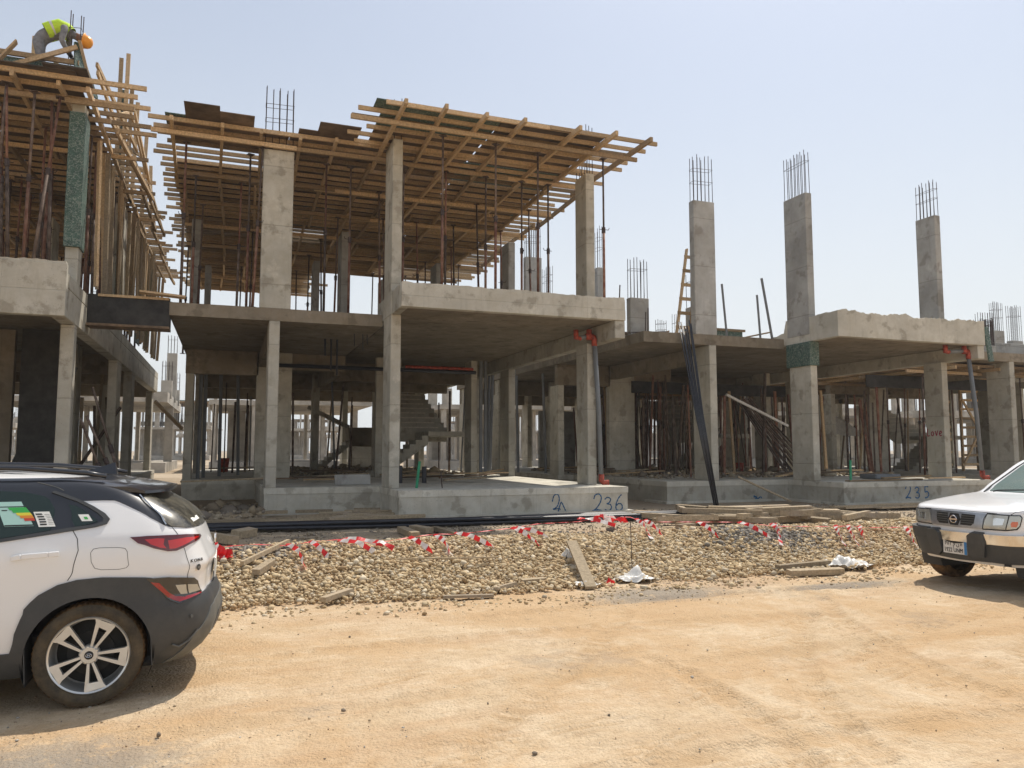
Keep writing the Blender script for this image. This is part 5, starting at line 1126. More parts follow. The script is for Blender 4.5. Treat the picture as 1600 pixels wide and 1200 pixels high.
# cladding, bumper and wheel-arch moulding
def circ(a0, z0, r, t0, t1, n, S): 
    out = []
    for k in range(n+1):
        t = R(t0+(t1-t0)*k/n); a = a0 - r*math.cos(t); z = z0 + r*math.sin(t); out.append((u_of(S, a, max(z, .225)), max(z, .225)))
    return out
arc_in = circ(.8, .33, .372, -16, 196, 30, SUV)          # from the rear foot of the arch over to the front foot
outer = [(.57,.222),(.590,.381),(.601,.508),(.62,.593),(.639,.655),(.681,.737),(.736,.795),(.792,.820),(.873,.828),(.989,.816),(1.104,.805)]
patch(SUV, arc_in + outer + [(1.16,.80),(1.22,.68),(1.26,.50),(1.25,.36),(1.12,.225)], .016, 'wheel_arch', M['clad'], suv, True, .03)
bp = [(1.12,.224),(1.25,.36),(1.26,.50),(1.22,.68),(1.16,.80),(1.30,.795),(1.546,.774),(1.66,.70),(1.69,.655),(1.925,.665),(3.0,.665)]
bp2 = bp + [(6-u, z) for u, z in bp[::-1]] + [(4.5, .21), (3, .25), (1.5, .21)]
patch(SUV, bp2, .012, 'rear_bumper', M['clad'], suv, skirt=.035)
sk = [(1.38,.225),(1.50,.40),(1.80,.55),(3,.60),(4.2,.55),(4.50,.40),(4.62,.225),(3,.262)]
patch(SUV, sk, .018, 'skid_plate', M['bumper_grey'], suv)
patch(SUV, [(1.95,.34),(2.2,.47),(3,.50),(3.8,.47),(4.05,.34),(3,.32)], .022, 'lower_grille', M['clad'], suv)
seam(SUV, [(1.27,.36),(1.35,.34),(1.44,.37),(1.52,.43)], 'bumper_crease', suv, .006, M['bumper_grey'], True, off=.022)
arcF = circ(.8, .33, .372, -16, 196, 30, SF)
patch(SF, arcF + [(u, z) for u, z in outer] + [(1.12,.80),(1.2,.6),(1.2,.3),(1.12,.225)], .016, 'wheel_arch', M['clad'], suv, True, .03)
patch(SF, [(1.14,.224),(1.2,.45),(1.2,.62),(1.8,.62),(3,.58),(4.2,.62),(4.8,.62),(4.8,.45),(4.86,.224),(3,.25)], .02, 'front_bumper', M['clad'], suv, skirt=.035)
patch(SF, [(1.7,.64),(3,.64),(4.3,.64),(4.2,.78),(3,.80),(1.8,.78)], .014, 'grille', M['seam'], suv)
patch(SF, [(1.15,.68),(1.6,.64),(1.62,.76),(1.2,.78)], .014, 'headlight', M['lens_clear'], suv, True)
patch(SUV, [(0,.222),(.575,.222),(.597,.385),(0,.385)], .014, 'side_sill', M['clad'], suv, True, .03); patch(SF, [(0,.222),(.575,.222),(.597,.385),(0,.385)], .014, 'side_sill', M['clad'], suv, True, .03)
seam(SUV, [(.0,.31),(.57,.31)], 'sill_groove', suv, .006, M['seam'], True, off=.014)
# lamps
for p in patch(SUV, [(.965,1.077),(.992,1.036),(1.103,1.000),(1.239,.975),(1.337,.974),(1.548,1.007),(1.772,1.027),(2.023,1.041),(1.98,1.056),(1.548,1.076),(1.259,1.080),(1.052,1.081)], .008, 'tail_light', M['lens_dark_red'], suv, True):
    pass
patch(SUV, [(1.03,1.058),(1.15,1.062),(1.225,1.058),(1.205,1.020),(1.23,.995),(1.165,1.002),(1.082,1.025)], .0105, 'tail_light', M['lens_bright'], suv, True)
patch(SUV, [(1.262,1.045),(1.528,1.055),(1.85,1.048),(1.636,1.032),(1.441,1.006),(1.33,.990),(1.262,.990)], .0105, 'tail_light', M['lens_bright'], suv, True)
lp_ = [(1.044,.806),(1.236,.806),(1.546,.780),(1.615,.752),(1.690,.663),(1.406,.630),(1.32,.618),(1.26,.645),(1.199,.707)]
patch(SUV, lp_, .020, 'lower_lamp', M['lens_black'], suv, True, .03)
patch(SUV, [(1.086,.781),(1.16,.773),(1.262,.703),(1.323,.672),(1.405,.660),(1.670,.664),(1.662,.650),(1.461,.636),(1.33,.629),(1.285,.645),(1.215,.700)], .023, 'reflector', M['lens_red'], suv, True)
patch(SUV, [(1.319,.749),(1.44,.744),(1.462,.675),(1.384,.680)], .023, 'reversing_lamp', M['lens_clear'], suv, True); patch(SUV, [(1.462,.743),(1.60,.730),(1.660,.679),(1.482,.675)], .023, 'reversing_lamp', M['lens_clear'], suv, True)
seam(SUV, [(1.372,1.133),(1.41,1.094),(1.445,1.049),(1.455,.97),(1.45,.883),(1.476,.78)], 'tailgate_gap', suv, .0022, None, True)
seam(SUV, [(.775,1.137),(.79,1.08),(.794,1.008),(.773,.895),(.763,.818)], 'door_gap', suv, .0028, None, True)
seam(SUV, [(.834,.93),(.834,.99),(.843,1.012),(.862,1.018),(.925,1.016),(.948,1.008),(.955,.985),(.955,.90),(.945,.882),(.92,.874),(.862,.877),(.842,.888)], 'fuel_flap', suv, .0018, closed=True)
seam(SUV, [(.03,1.04),(.03,.40)], 'door_gap', suv, .0025, None, True)
seam(SUV, [(.862,1.44),(.865,1.42),(.868,1.385)], 'roof_gap', suv, .003, M['bumper_grey'], True, off=.003)
h = MB(); V = []
for a, z, q in [(1.26,.972,.0),(1.20,.985,.018),(1.05,.992,.024),(.99,.995,.012)]: V.append((a, z, q))
hm_ = MB()
for i in range(len(V)-1): hm_.beam((-V[i][0], 5.728-V[i][2]-.008, V[i][1]), (-V[i+1][0], 5.728-V[i+1][2]-.008, V[i+1][1]), .018, .034)
hd = hm_.build('door_handle', M['white_paint'], suv); bv = hd.modifiers.new('bev', 'BEVEL'); bv.width = .006; bv.segments = 2
# number plate, lettering, badges on the tailgate
def pp(u, z, off=.0): p = Vector(SUV.P(u, z)) + Vector(SUV.N(u, z))*off; return p
npl = MB(); P = [pp(2.1,.835,.012), pp(3.9,.835,.012), pp(3.9,.70,.012), pp(2.1,.70,.012)]; P = [Vector((-.052, y, z)) for y, z in ((6.36,.84),(6.88,.84),(6.88,.70),(6.36,.70))]
npl.add([tuple(p) for p in P] + [(p.x-.012, p.y, p.z) for p in P], [(0,1,2,3),(7,6,5,4),(0,4,5,1),(1,5,6,2),(2,6,7,3),(3,7,4,0)]); np_ = npl.build('number_plate', M['sticker'], suv)
for u0, ch in zip((1.50, 1.56, 1.62, 1.68), 'KONA'):
    p = pp(u0, .893, .004); q = pp(u0+.05, .893, .004); text(ch, .030, p, (q-p), (0,0,1), 'model_lettering', M['seam'], suv, .0, sx=1.3, ext=.002)
p = pp(1.60, .845, .003); q = pp(1.65, .845, .003); d_ = (q-p).normalized(); n_ = d_.cross(Vector((0,0,1))).normalized()
mb = MB(); mb.add([tuple(p + d_*.022*math.cos(t) + Vector((0,0,1))*.022*math.sin(t) + n_*.003) for t in np.linspace(0, 2*math.pi, 17)[:-1]], [tuple(range(16))]); mb.build('round_badge', M['clad'], suv, normals=False)
text('e', .03, p, d_, (0,0,1), 'badge_letter', M['chrome'], suv, .004)
em = MB(); em.tube([(-.065, 6.62+.075*math.cos(t), .975+.04*math.sin(t)) for t in np.linspace(0, 2*math.pi, 33)], .006, 6); em.tube([(-.065,6.585,.952),(-.068,6.600,.998)], .006, 5); em.tube([(-.065,6.64,.952),(-.068,6.655,.998)], .006, 5); em.tube([(-.066,6.59,.968),(-.067,6.65,.982)], .006, 5)
em.build('emblem', M['chrome'], suv)
wp = MB(); wp.tube([(-.185,6.62,1.105),(-.16,6.62,1.135)], .03, 10); wp.build('wiper', M['ink'], suv, True); MB().beam((-.20,6.62,1.135), (-.24,6.25,1.14), .012, .02).build('wiper', M['ink'], suv)
MB().tube([pp(1.433,.524,.02), pp(1.433,.524,.026)], .011, 12).build('parking_sensor', M['bumper_grey'], suv)
mb = MB(); c = [pp(u, z, .0095) for u, z in ((2.0,1.165),(2.5,1.165),(2.5,1.14),(2.0,1.14))]; mb.add([tuple(q) for q in c], [(0,1,2,3)]); mb.build('sticker', M['sticker'], suv, normals=False)
# window stickers
def sp_(u, z, off): p = Vector(SUV.P(u, z)) + Vector(SUV.N(u, z))*off; return tuple(p)
def card(u0, u1, z0, z1, off, name, mat, par, lean=0.0): return MB().add([sp_(u0+lean*0, z0, off), sp_(u1, z0, off), sp_(u1+lean, z1, off), sp_(u0+lean, z1, off)], [(0,1,2,3)]).build(name, M[mat], par, normals=False)
st = card(.560,.652,1.165,1.318,.0085,'energy_sticker','st_mint',suv,.012)
for i, (m_, f0) in enumerate([('st_green',.30),('st_green',.36),('st_yellow',.44),('st_orange',.50),('st_red',.60)]): z1 = 1.282-i*.017; card(.560+.094*f0+.01,.660,z1-.017,z1,.0095,'colour_band',m_,st)
card(.560,.652,1.167,1.175,.0095,'text_bar','ink',st); card(.571,.59,1.262,1.268,.0095,'text_bar','ink',st); card(.572,.666,1.284,1.289,.0095,'text_bar','ink',st)
s2 = card(.668,.722,1.158,1.252,.0085,'barcode_sticker','sticker',suv,.004)
for i in range(5): card(.673,.695,1.168+i*.016,1.177+i*.016,.0095,'barcode','ink',s2)
for i in range(7): card(.701,.718,1.172+i*.010,1.174+i*.010,.0095,'text_bar','seam',s2)
s3 = card(.812,.848,1.185,1.228,.0095,'small_sticker','sticker',suv,.0); card(.824,.836,1.196,1.212,.0105,'colour_band','st_green',s3)
# seat shape seen through the rear side glass
MB().cbox(-1.75,-1.3,5.98,6.5,.75,1.22,.05).build('seat_back', M['clad'], suv); MB().cbox(-1.62,-1.5,6.1,6.35,1.2,1.36,.04).build('headrest', M['clad'], suv)
# floor pan, wheels, housings, mud flaps
MB().cbox(-3.85,-.30,5.95,7.30,.20,.45,.02).build('floor_pan', M['seam'], suv)
for x in (-.8, -3.4):
    for sd, y in ((-1, 5.735), (1, 7.505)): wheel(suv, (x, y, .332), sd)
    liner(suv, x, .33, .388, 5.735, 6.05); liner(suv, x, .33, .388, 7.505, 7.19)
for x0, x1, z0 in ((-.42,-.44,.235), (-1.15,-1.17,.19)):
    MB().add([(x0,5.73,z0),(x0,5.95,z0),(x1+.0,5.95,.50),(x1,5.73,.50),(x0-.006,5.73,z0),(x0-.006,5.95,z0),(x1-.006,5.95,.50),(x1-.006,5.73,.50)], [(0,1,2,3),(7,6,5,4),(0,4,5,1),(1,5,6,2),(2,6,7,3),(3,7,4,0)]).build('mud_flap', M['clad'], suv)

# ============================================================ white pickup, front half showing
pk = empty('parked_pickup', (10.5, 6.95, 0), 'white pickup truck with chrome grille and black bumper at the right edge', 'pickup', 'parked cars')
zs = list(np.linspace(.32, .90, 24)) + list(np.linspace(.90, 1.12, 26))[1:] + list(np.linspace(1.12, 1.585, 22))[1:]
PB = Shape(13.08, -1, 6.95, 2.3, dict(r=([.3,.6,1.08,1.11,1.12,1.2,1.5,1.55,1.585], [.05,.0,.02,.04,1.45,1.50,1.56,1.65,1.9]), w=PICK.prof['w'], ca=([.3,1.58], [.08,.08]), cb=([.3,1.58], [.1,.1])), bulge=0, taper=0)
b = MB(); shell(b, PICK, zs, [(.82,.36,.42)]); shell(b, PB, zs, [(.95,.36,.42)]); b.build('body', M['white_paint'], pk, True)
top = [PICK.P(u, 1.585) for u in np.linspace(0, 6, 50)] + [PB.P(u, 1.585) for u in np.linspace(6, 0, 50)]
MB().add([(x, y, 1.588) for x, y, z in top], [tuple(range(len(top)))]).build('roof_panel', M['white_paint'], pk)
patch(PICK, [(2.12,1.115),(3,1.115),(3.88,1.115),(3.86,1.49),(3,1.50),(2.14,1.49)], .008, 'windscreen', M['glass_wind'], pk)
seam(PICK, [(2.02,1.10),(2.05,1.50),(3,1.515),(3.95,1.50),(3.98,1.10)], 'windscreen_seal', pk, .010, M['ink'], off=.004)
patch(PICK, [(.05,1.13),(.80,1.13),(.86,1.16),(.55,1.48),(.05,1.50)], .006, 'side_window', M['glass_dark'], pk, True)
ly = [(2.116,.915),(3,.917),(3.884,.915),(3.82,.862),(3.79,.740),(3,.735),(2.209,.740),(2.18,.862)]
M['satin'] = simple('satin_chrome', (.36, .38, .42), .3, .8, .15, 9, 0)
gr = patch(PICK, ly, .018, 'grille', M['satin'], pk, skirt=.03)[0]
for g in ([(3.60,.893),(3.22,.895),(3.19,.768),(3.50,.766),(3.575,.80)], [(3.13,.893),(2.87,.893),(2.80,.83),(2.88,.758),(3.12,.758),(3.20,.83)], [(2.78,.895),(2.40,.893),(2.425,.80),(2.50,.766),(2.81,.768)]):
    patch(PICK, g, .0205, 'grille_opening', M['ink'], pk, skirt=.01)
for i in range(4):
    for u0, u1 in ((3.21+.0,3.585),(2.415,2.795)): seam(PICK, [(u0,.872-i*.026),(u1,.872-i*.026)], 'grille_bar', pk, .0035, M['bumper_grey'], off=.023)
ec = Vector(PICK.P(3.0,.828)) + Vector((-.032,0,0)); em = MB(); em.tube([(ec.x, ec.y+.042*math.cos(t), ec.z+.042*math.sin(t)) for t in np.linspace(0, 2*math.pi, 33)], .007, 6); em.beam((ec.x, ec.y-.055, ec.z), (ec.x, ec.y+.055, ec.z), .012, .018); em.build('emblem', M['chrome'], pk)
hl = [(2.11,.910),(1.722,.906),(1.778,.748),(2.20,.742),(2.163,.828)]
patch(PICK, [(2.125,.922),(1.70,.918),(1.48,.920),(1.428,.893),(1.478,.795),(1.55,.755),(1.76,.738),(2.21,.732),(2.175,.828)], .009, 'lamp_seal', M['ink'], pk, True)
patch(PICK, [(2.103,.909),(1.735,.906),(1.785,.753),(2.19,.747),(2.163,.828)], .013, 'headlight', M['lens_clear'], pk, True)
patch(PICK, [(1.98,.875),(1.80,.872),(1.83,.80),(1.98,.79)], .0155, 'headlight_reflector', M['chrome'], pk, True)
patch(PICK, [(1.71,.906),(1.50,.908),(1.46,.889),(1.502,.80),(1.572,.768),(1.765,.753)], .013, 'indicator', M['lens_clear'], pk, True)
patch(PICK, [(1.66,.845),(1.54,.845),(1.53,.82),(1.57,.785),(1.67,.785),(1.69,.82)], .0155, 'indicator_bulb', M['lens_orange'], pk)
seam(PICK, [(1.681,.918),(1.66,.935),(1.62,.955),(1.3,.985),(.9,1.03)], 'bonnet_gap', pk, .003, None, True); seam(PICK, [(1.68,.926),(3,.936),(4.32,.926)], 'bonnet_gap', pk, .003)
# bumper: chrome face bar with black overriders and lower apron
patch(PICK, [(.95,.70),(1.3,.70),(2.0,.692),(3,.690),(4,.692),(4.7,.70),(5.05,.70),(5.05,.585),(4.7,.585),(4,.58),(3,.578),(2,.58),(1.3,.585),(.95,.585)], .062, 'front_bumper', M['chrome'], pk, skirt=.07)
patch(PICK, [(.95,.583),(1.3,.583),(2,.578),(3,.576),(4,.578),(4.7,.583),(5.05,.583),(5.0,.40),(4.5,.375),(3,.36),(1.5,.375),(1.0,.40)], .048, 'bumper_apron', M['clad'], pk, skirt=.10)
patch(PICK, [(2.52,.588),(3.48,.588),(3.48,.455),(3,.45),(2.52,.455)], .051, 'bumper_opening', M['ink'], pk, skirt=.02)
for mir in (False,):
    patch(PICK, [(2.18,.70),(2.45,.705),(2.56,.66),(2.58,.46),(2.40,.40),(2.14,.43),(2.11,.58)], .088, 'overrider', M['clad'], pk, True, .09)
patch(PICK, [(3.88,.705),(4.6,.705),(5.1,.705),(5.1,.58),(4.6,.575),(3.9,.575)], .066, 'dark_reflection_patch', M['clad'], pk, False, .05)  # dark patch covering the chrome end, imitates a dark reflection in it
patch(PICK, [(1.45,.705),(1.30,.705),(1.25,.41),(1.42,.40)], .066, 'overrider', M['clad'], pk, True, .02)
pl_ = MB(); px_ = PICK.P(3, .49)[0] - .062; P = [(px_, y, z) for y, z in ((7.11,.575),(6.79,.575),(6.79,.415),(7.11,.415))]; pl_.add(P + [(p[0]+.012, p[1], p[2]) for p in P], [(0,1,2,3),(7,6,5,4),(0,4,5,1),(1,5,6,2),(2,6,7,3),(3,7,4,0)]); pl_ = pl_.build('number_plate', M['plastic'], pk)
text('١٩٢٢ م ن ه', .075, (px_, 6.97, .535), (0,-1,0), (0,0,1), 'plate_lettering', M['ink'], pl_, .002, sx=.75); text('1922 UNM', .07, (px_, 6.97, .455), (0,-1,0), (0,0,1), 'plate_lettering', M['ink'], pl_, .002, sx=.8)
MB().box(px_-.002, px_-.0005, 6.79, 6.825, .417, .573).build('plate_band', M['st_blue'], pl_)
MB().tube([(8.6,6.75,.99),(8.66,6.74,1.0)], .006, 5).build('washer_nozzle', M['ink'], pk)
for y0 in (7.25, 6.7): MB().tube([(9.33,y0,1.125),(9.36,y0-.05,1.14),(9.52,y0-.52,1.165)], .010, 6).build('wiper', M['ink'], pk)
MB().cbox(8.5,12.9,6.3,7.6,.36,.60,.02).build('chassis', M['seam'], pk); MB().cbox(9.9,10.2,6.3,7.6,.95,1.15,.03).build('dashboard', M['clad'], pk)
MB().beam((8.4,6.4,.36),(8.9,6.6,.28),.06,.06).build('suspension_arm', M['dark_metal'], pk); MB().tube([(8.4,7.2,.33),(8.9,7.2,.28)], .03, 6).build('suspension_arm', M['dark_metal'], pk)
for x in (9.0, 12.13):
    for sd, y in ((-1, 6.17), (1, 7.73)): wheel(pk, (x, y, .35), sd, r=.35, w=.22, rim=.20, detail=False)
    liner(pk, x, .36, .41, 6.17, 6.45); liner(pk, x, .36, .41, 7.73, 7.45)
for sd in (-1,): MB().cbox(9.75, 9.87, 6.95+sd*.80-.09, 6.95+sd*.80+.09, 1.14, 1.28, .03).build('door_mirror', M['ink'], pk)
# ------------------------------------------------------------ people
def skin_body(name, joints, edges, mats, root=None, mat_fn=None, root_vertex=0, levels=2):
    me = bpy.data.meshes.new(name); me.from_pydata([j[:3] for j in joints], edges, []); o = bpy.data.objects.new(name, me); COL.objects.link(o)
    m = o.modifiers.new('skin', 'SKIN'); m.use_smooth_shade = True; m.branch_smoothing = .6
    for i, j in enumerate(joints): sv = me.skin_vertices[0].data[i]; sv.radius = (j[3], j[4] if len(j) > 4 else j[3]); sv.use_root = (i == root_vertex)
    s = o.modifiers.new('sub', 'SUBSURF'); s.levels = levels; s.render_levels = levels
    dg = bpy.context.evaluated_depsgraph_get(); nm = bpy.data.meshes.new_from_object(o.evaluated_get(dg)); bpy.data.objects.remove(o)
    nm.materials.clear()
    for k in mats: nm.materials.append(k)
    if mat_fn:
        for p in nm.polygons: p.material_index = mat_fn(p.center)
    nm.shade_smooth(); o = bpy.data.objects.new(name, nm); COL.objects.link(o); return o
M['coverall'] = simple('grey_coverall', (.20, .20, .21), .9, 0, .25, 14, .4); M['skin'] = simple('brown_skin', (.22, .11, .065), .6, 0, .1, 20, .1); M['dark_cloth'] = simple('dark_cloth', (.02, .02, .022), .9, 0, .3, 20, .2)
M['hivis'] = simple('hi_vis_yellow', (.50, .72, .05), .8, 0, .15, 20, .2); M['helmet'] = simple('orange_helmet', (.80, .32, .03), .35, 0, .08, 5, 0); M['refl'] = simple('silver_band', (.6, .6, .6), .4, 0, .05, 8, 0)
def worker():
    # origin under the hips; faces +X, bent double over his work
    J = [(0,0,.86,.125,.15),(.16,0,.99,.12,.15),(.33,0,1.07,.125,.165),(.46,0,1.04,.10,.14),(.55,0,1.01,.055),(.65,0,.97,.085),(.71,0,.90,.075),      # pelvis .. head
         (.44,-.19,1.03,.062),(.40,-.23,.78,.05),(.50,-.16,.60,.036),(.56,-.12,.54,.032),                                            # near arm
         (.44,.19,1.03,.062),(.42,.23,.80,.05),(.54,.15,.62,.036),(.60,.11,.56,.032),
         (.0,-.10,.78,.10),(.10,-.12,.46,.072),(-.03,-.12,.12,.055),(-.03,-.12,.05,.05),(.10,-.13,.035,.04),
         (.0,.10,.78,.10),(.05,.12,.46,.072),(-.10,.12,.12,.055),(-.10,.12,.05,.05),(.03,.13,.035,.04)]
    E_ = [(0,1),(1,2),(2,3),(3,4),(4,5),(5,6),(2,7),(7,8),(8,9),(9,10),(2,11),(11,12),(12,13),(13,14),(0,15),(15,16),(16,17),(17,18),(18,19),(0,20),(20,21),(21,22),(22,23),(23,24)]
    def mf(c):
        if c.z < .10: return 2
        if c.x > .585 and abs(c.y) < .1 and c.z > .76: return 1
        if c.z < .62 and c.x > .44: return 2
        return 0
    o = skin_body('person', J, E_, [M['coverall'], M['skin'], M['dark_cloth']], mat_fn=mf)
    # fingers
    f = MB()
    for (hx, hy, hz, s) in ((.57,-.115,.53,-1), (.61,.105,.55,1)):
        for k in range(4): f.tube([(hx,hy+s*.0+(k-1.5)*.017,hz),(hx+.035,hy+(k-1.5)*.018,hz-.03+.003*k),(hx+.04,hy+(k-1.5)*.018,hz-.065+.006*abs(k-1))], .0085, 6)
        f.tube([(hx-.02,hy-s*.03,hz+.01),(hx+.01,hy-s*.05,hz-.02),(hx+.025,hy-s*.045,hz-.045)], .010, 6)
    f.build('gloved_fingers', M['dark_cloth'], o, True, base=(0,0,0))
    # vest: a jacket shell wrapped round the trunk
    v = MB(); P = [(.13,.985,.155,.18),(.22,1.035,.155,.19),(.33,1.09,.155,.205),(.44,1.06,.14,.19),(.50,1.02,.12,.15)]; n = 28; V = []; F = []
    for i, (x, z, ry, rx) in enumerate(P):
        d = Vector((P[min(i+1,4)][0]-P[max(i-1,0)][0], 0, P[min(i+1,4)][1]-P[max(i-1,0)][1])).normalized(); up = Vector((-d.z, 0, d.x))
        for k in range(n): t = 2*math.pi*k/n; p = Vector((x,0,z-.01)) + up*ry*math.sin(t) + Vector((0,1,0))*rx*math.cos(t); V.append(tuple(p))
    for i in range(4):
        for k in range(n): F.append((i*n+k, i*n+(k+1) % n, (i+1)*n+(k+1) % n, (i+1)*n+k))
    v.add(V, F); v.build('safety_vest', M['hivis'], o, True, base=(0,0,0))
    v = MB(); V2 = [V[n+k] for k in range(n)] + [tuple(Vector(V[n+k]).lerp(Vector(V[2*n+k]), .3)) for k in range(n)]; c = Vector((.24,0,1.03)); V2 = [tuple(c + (Vector(p)-c)*1.02) for p in V2]; v.add(V2, [(k, (k+1) % n, n+(k+1) % n, n+k) for k in range(n)]); v.build('vest_band', M['refl'], o, True, base=(0,0,0))
    h = MB(); h.lathe([(.118,-.035),(.118,.0),(.110,.045),(.085,.09),(.045,.115),(0,.122)], (0,0,0), 'Z', 24); h.lathe([(.10,-.02),(.145,-.03),(.145,-.024),(.10,-.01)], (0,0,0), 'Z', 24)
    Rm = Matrix.Rotation(R(100), 4, 'Y'); h.v = [tuple(Vector((.725,0,.925)) + Rm @ Vector(p)) for p in h.v]; h.build('hard_hat', M['helmet'], o, True, base=(0,0,0))
    nz_ = MB(); nz_.tube([(.63,0,.88),(.615,0,.855)], .014, 6); nz_.build('nose', M['skin'], o, base=(0,0,0))
    e_ = MB(); e_.tube([(.66,-.085,.93),(.665,-.092,.92)], .018, 6); e_.tube([(.66,.085,.93),(.665,.092,.92)], .018, 6); e_.build('ear', M['skin'], o, base=(0,0,0))
    return o
w1 = worker(); w1.scale = (1.08,)*3; w1.location = (-3.55, 16.02, 8.43); tag(w1, 'worker in grey with yellow vest and orange hard hat bending over on the left deck', 'person')
def walker():
    J = [(0,0,.92,.12,.14),(0,0,1.15,.11,.15),(.03,0,1.38,.10,.17),(.05,0,1.50,.05),(.07,0,1.60,.085),(.07,0,1.70,.08),(.03,-.2,1.40,.055),(.0,-.24,1.12,.045),(.12,-.22,.90,.035),(.03,.2,1.40,.055),(.05,.24,1.12,.045),(.2,.2,.95,.035),
         (.02,-.1,.82,.09),(.14,-.1,.46,.065),(.10,-.1,.08,.05),(.2,-.1,.04,.04),(-.02,.1,.82,.09),(-.08,.1,.46,.065),(-.28,.1,.10,.05),(-.2,.1,.04,.04)]
    E_ = [(0,1),(1,2),(2,3),(3,4),(4,5),(2,6),(6,7),(7,8),(2,9),(9,10),(10,11),(0,12),(12,13),(13,14),(14,15),(0,16),(16,17),(17,18),(18,19)]
    return skin_body('person', J, E_, [M['dark_cloth'], M['skin']], mat_fn=lambda c: 1 if c.z > 1.5 else 0, levels=1)
w2 = walker(); w2.location = (-7.0, 112.6, 8.34); w2.scale = (1.15,)*3; tag(w2, 'tiny figure of a worker walking on a far off deck between the left villas', 'person')
# ------------------------------------------------------------ site clutter indoors and on the slabs
def leaning(x, y, z, L, ang, az, r, mat, name, label, cat, group, sq=False):
    d = Vector((math.sin(ang)*math.cos(az), math.sin(ang)*math.sin(az), math.cos(ang))); a = Vector((x, y, z)); b = a + d*L
    mb = MB().beam(a, b, r*2, r*1.4) if sq else MB().tube([a, b], r, 6); return thing(mb, name, M[mat], label, cat, group)
rs = random.Random(77)
G1, G2, G3 = 'sticks and props leaning in the back of villa 236', 'sticks and props leaning in the back of villa 235', 'timbers leaning inside the left villa'
for i in range(24):
    x = rs.uniform(-.6, 7.8); y = rs.uniform(24.5, 33.5); leaning(x, y, ZF, rs.uniform(2.4, 3.4), abs(rs.gauss(0, .05)), rs.uniform(0, 6.28), rs.choice((.025, .03, .04)), rs.choice(('steel_old', 'wood_old', 'pvc', 'steel_old')), 'leaning_pole', 'thin pole standing in the shaded back rooms of villa 236', 'pole', G1)
for i in range(90):
    x = rs.uniform(12.6, 19.0) if i < 64 else rs.uniform(19.6, 24.5); y = rs.uniform(19.5, 28); leaning(x, y, ZF, rs.uniform(2.4, 3.3), abs(rs.gauss(0, .07)), rs.uniform(0, 6.28), rs.choice((.025, .03, .045)), rs.choice(('steel_old', 'steel_old', 'steel_red', 'steel_red', 'wood')), 'leaning_pole', 'thin pole standing in the shaded rooms of villa 235', 'pole', G2, rs.random() < .3)
for i in range(26):
    x = rs.uniform(-9, -2.9); y = rs.uniform(18, 30); leaning(x, y, ZF, rs.uniform(2.2, 3.2), abs(rs.gauss(.1, .2)), rs.uniform(0, 6.28), .04, rs.choice(('wood_old', 'steel_old', 'pvc')), 'leaning_pole', 'pole leaning in the dark ground floor of the left villa', 'pole', G3, rs.random() < .5)
# planks and rubble on the floors
GF = {'236': 'planks lying about on the floor of villa 236', '235': 'planks lying about on the floor of villa 235'}
for i in range(60):
    v = '236' if i < 28 else '235'; x = rs.uniform(0, 7.8) if v == '236' else rs.uniform(10.8, 18.8); y = rs.uniform(18.2, 30) if v == '236' else rs.uniform(17.4, 27); L = rs.uniform(.5, 2.2); an = rs.uniform(-.7, .7); c, s = math.cos(an)*L/2, math.sin(an)*L/2; z = ZF + .03 + rs.random()*.12
    thing(MB().beam((x-c, y-s, z), (x+c, y+s, z+rs.uniform(0, .1)), .12, .04), 'timber_plank', M[rs.choice(('wood_old', 'wood', 'ply_brown'))], {'236': 'plank lying on the shaded floor behind the front columns of the middle villa', '235': 'plank lying on the floor of the right villa behind its bare column row'}[v], 'plank', GF[v])
def floor_rubble(name, x0, x1, y0, y1, n, label, zb=ZF, r0=.05):
    x = rng.uniform(x0, x1, n); y = rng.uniform(y0, y1, n); r = rng.lognormal(np.log(r0), .5, n); h = np.exp(-((x-(x0+x1)/2)/((x1-x0)*.3))**2-((y-(y0+y1)/2)/((y1-y0)*.3))**2)
    stone_mesh(name, np.stack([x, y, zb + r*.3 + h*.22*rng.random(n)], -1), r, SM, label, tint_pad)
floor_rubble('rubble_on_floor', 1.0, 7.5, 24.5, 33, 900, 'rubble strewn over the back floor of villa 236')
floor_rubble('rubble_on_floor', 11, 20, 18.5, 28, 1100, 'rubble strewn over the floor of villa 235')
# timber trestles and ladder frames behind the drain pipe of villa 235
def frame(x, y, w, h, label, nb=7):
    root = empty('timber_trestle', (x, y, ZF), label, 'trestle')
    for dx in (0, w): MB().beam((x+dx, y, ZF), (x+dx, y, ZF+h), .06, .1).build('post', M['wood'], root)
    for k in range(nb): MB().beam((x-.08, y-.04, ZF+.25+k*(h-.4)/(nb-1)), (x+w+.08, y-.04, ZF+.25+k*(h-.4)/(nb-1)), .04, .09).build('rung', M['wood'], root)
    MB().beam((x, y-.08, ZF+.3), (x+w, y-.08, ZF+h*.45), .04, .09).build('brace', M['wood'], root); MB().beam((x+w, y-.08, ZF+h*.5), (x, y-.08, ZF+h*.85), .04, .09).build('brace', M['wood'], root)
frame(24.4, 21.2, .75, 3.2, 'pale timber trestle just right of the column marked in red')
frame(26.3, 21.6, .8, 3.2, 'pale timber ladder frame left of the far right column', 9)
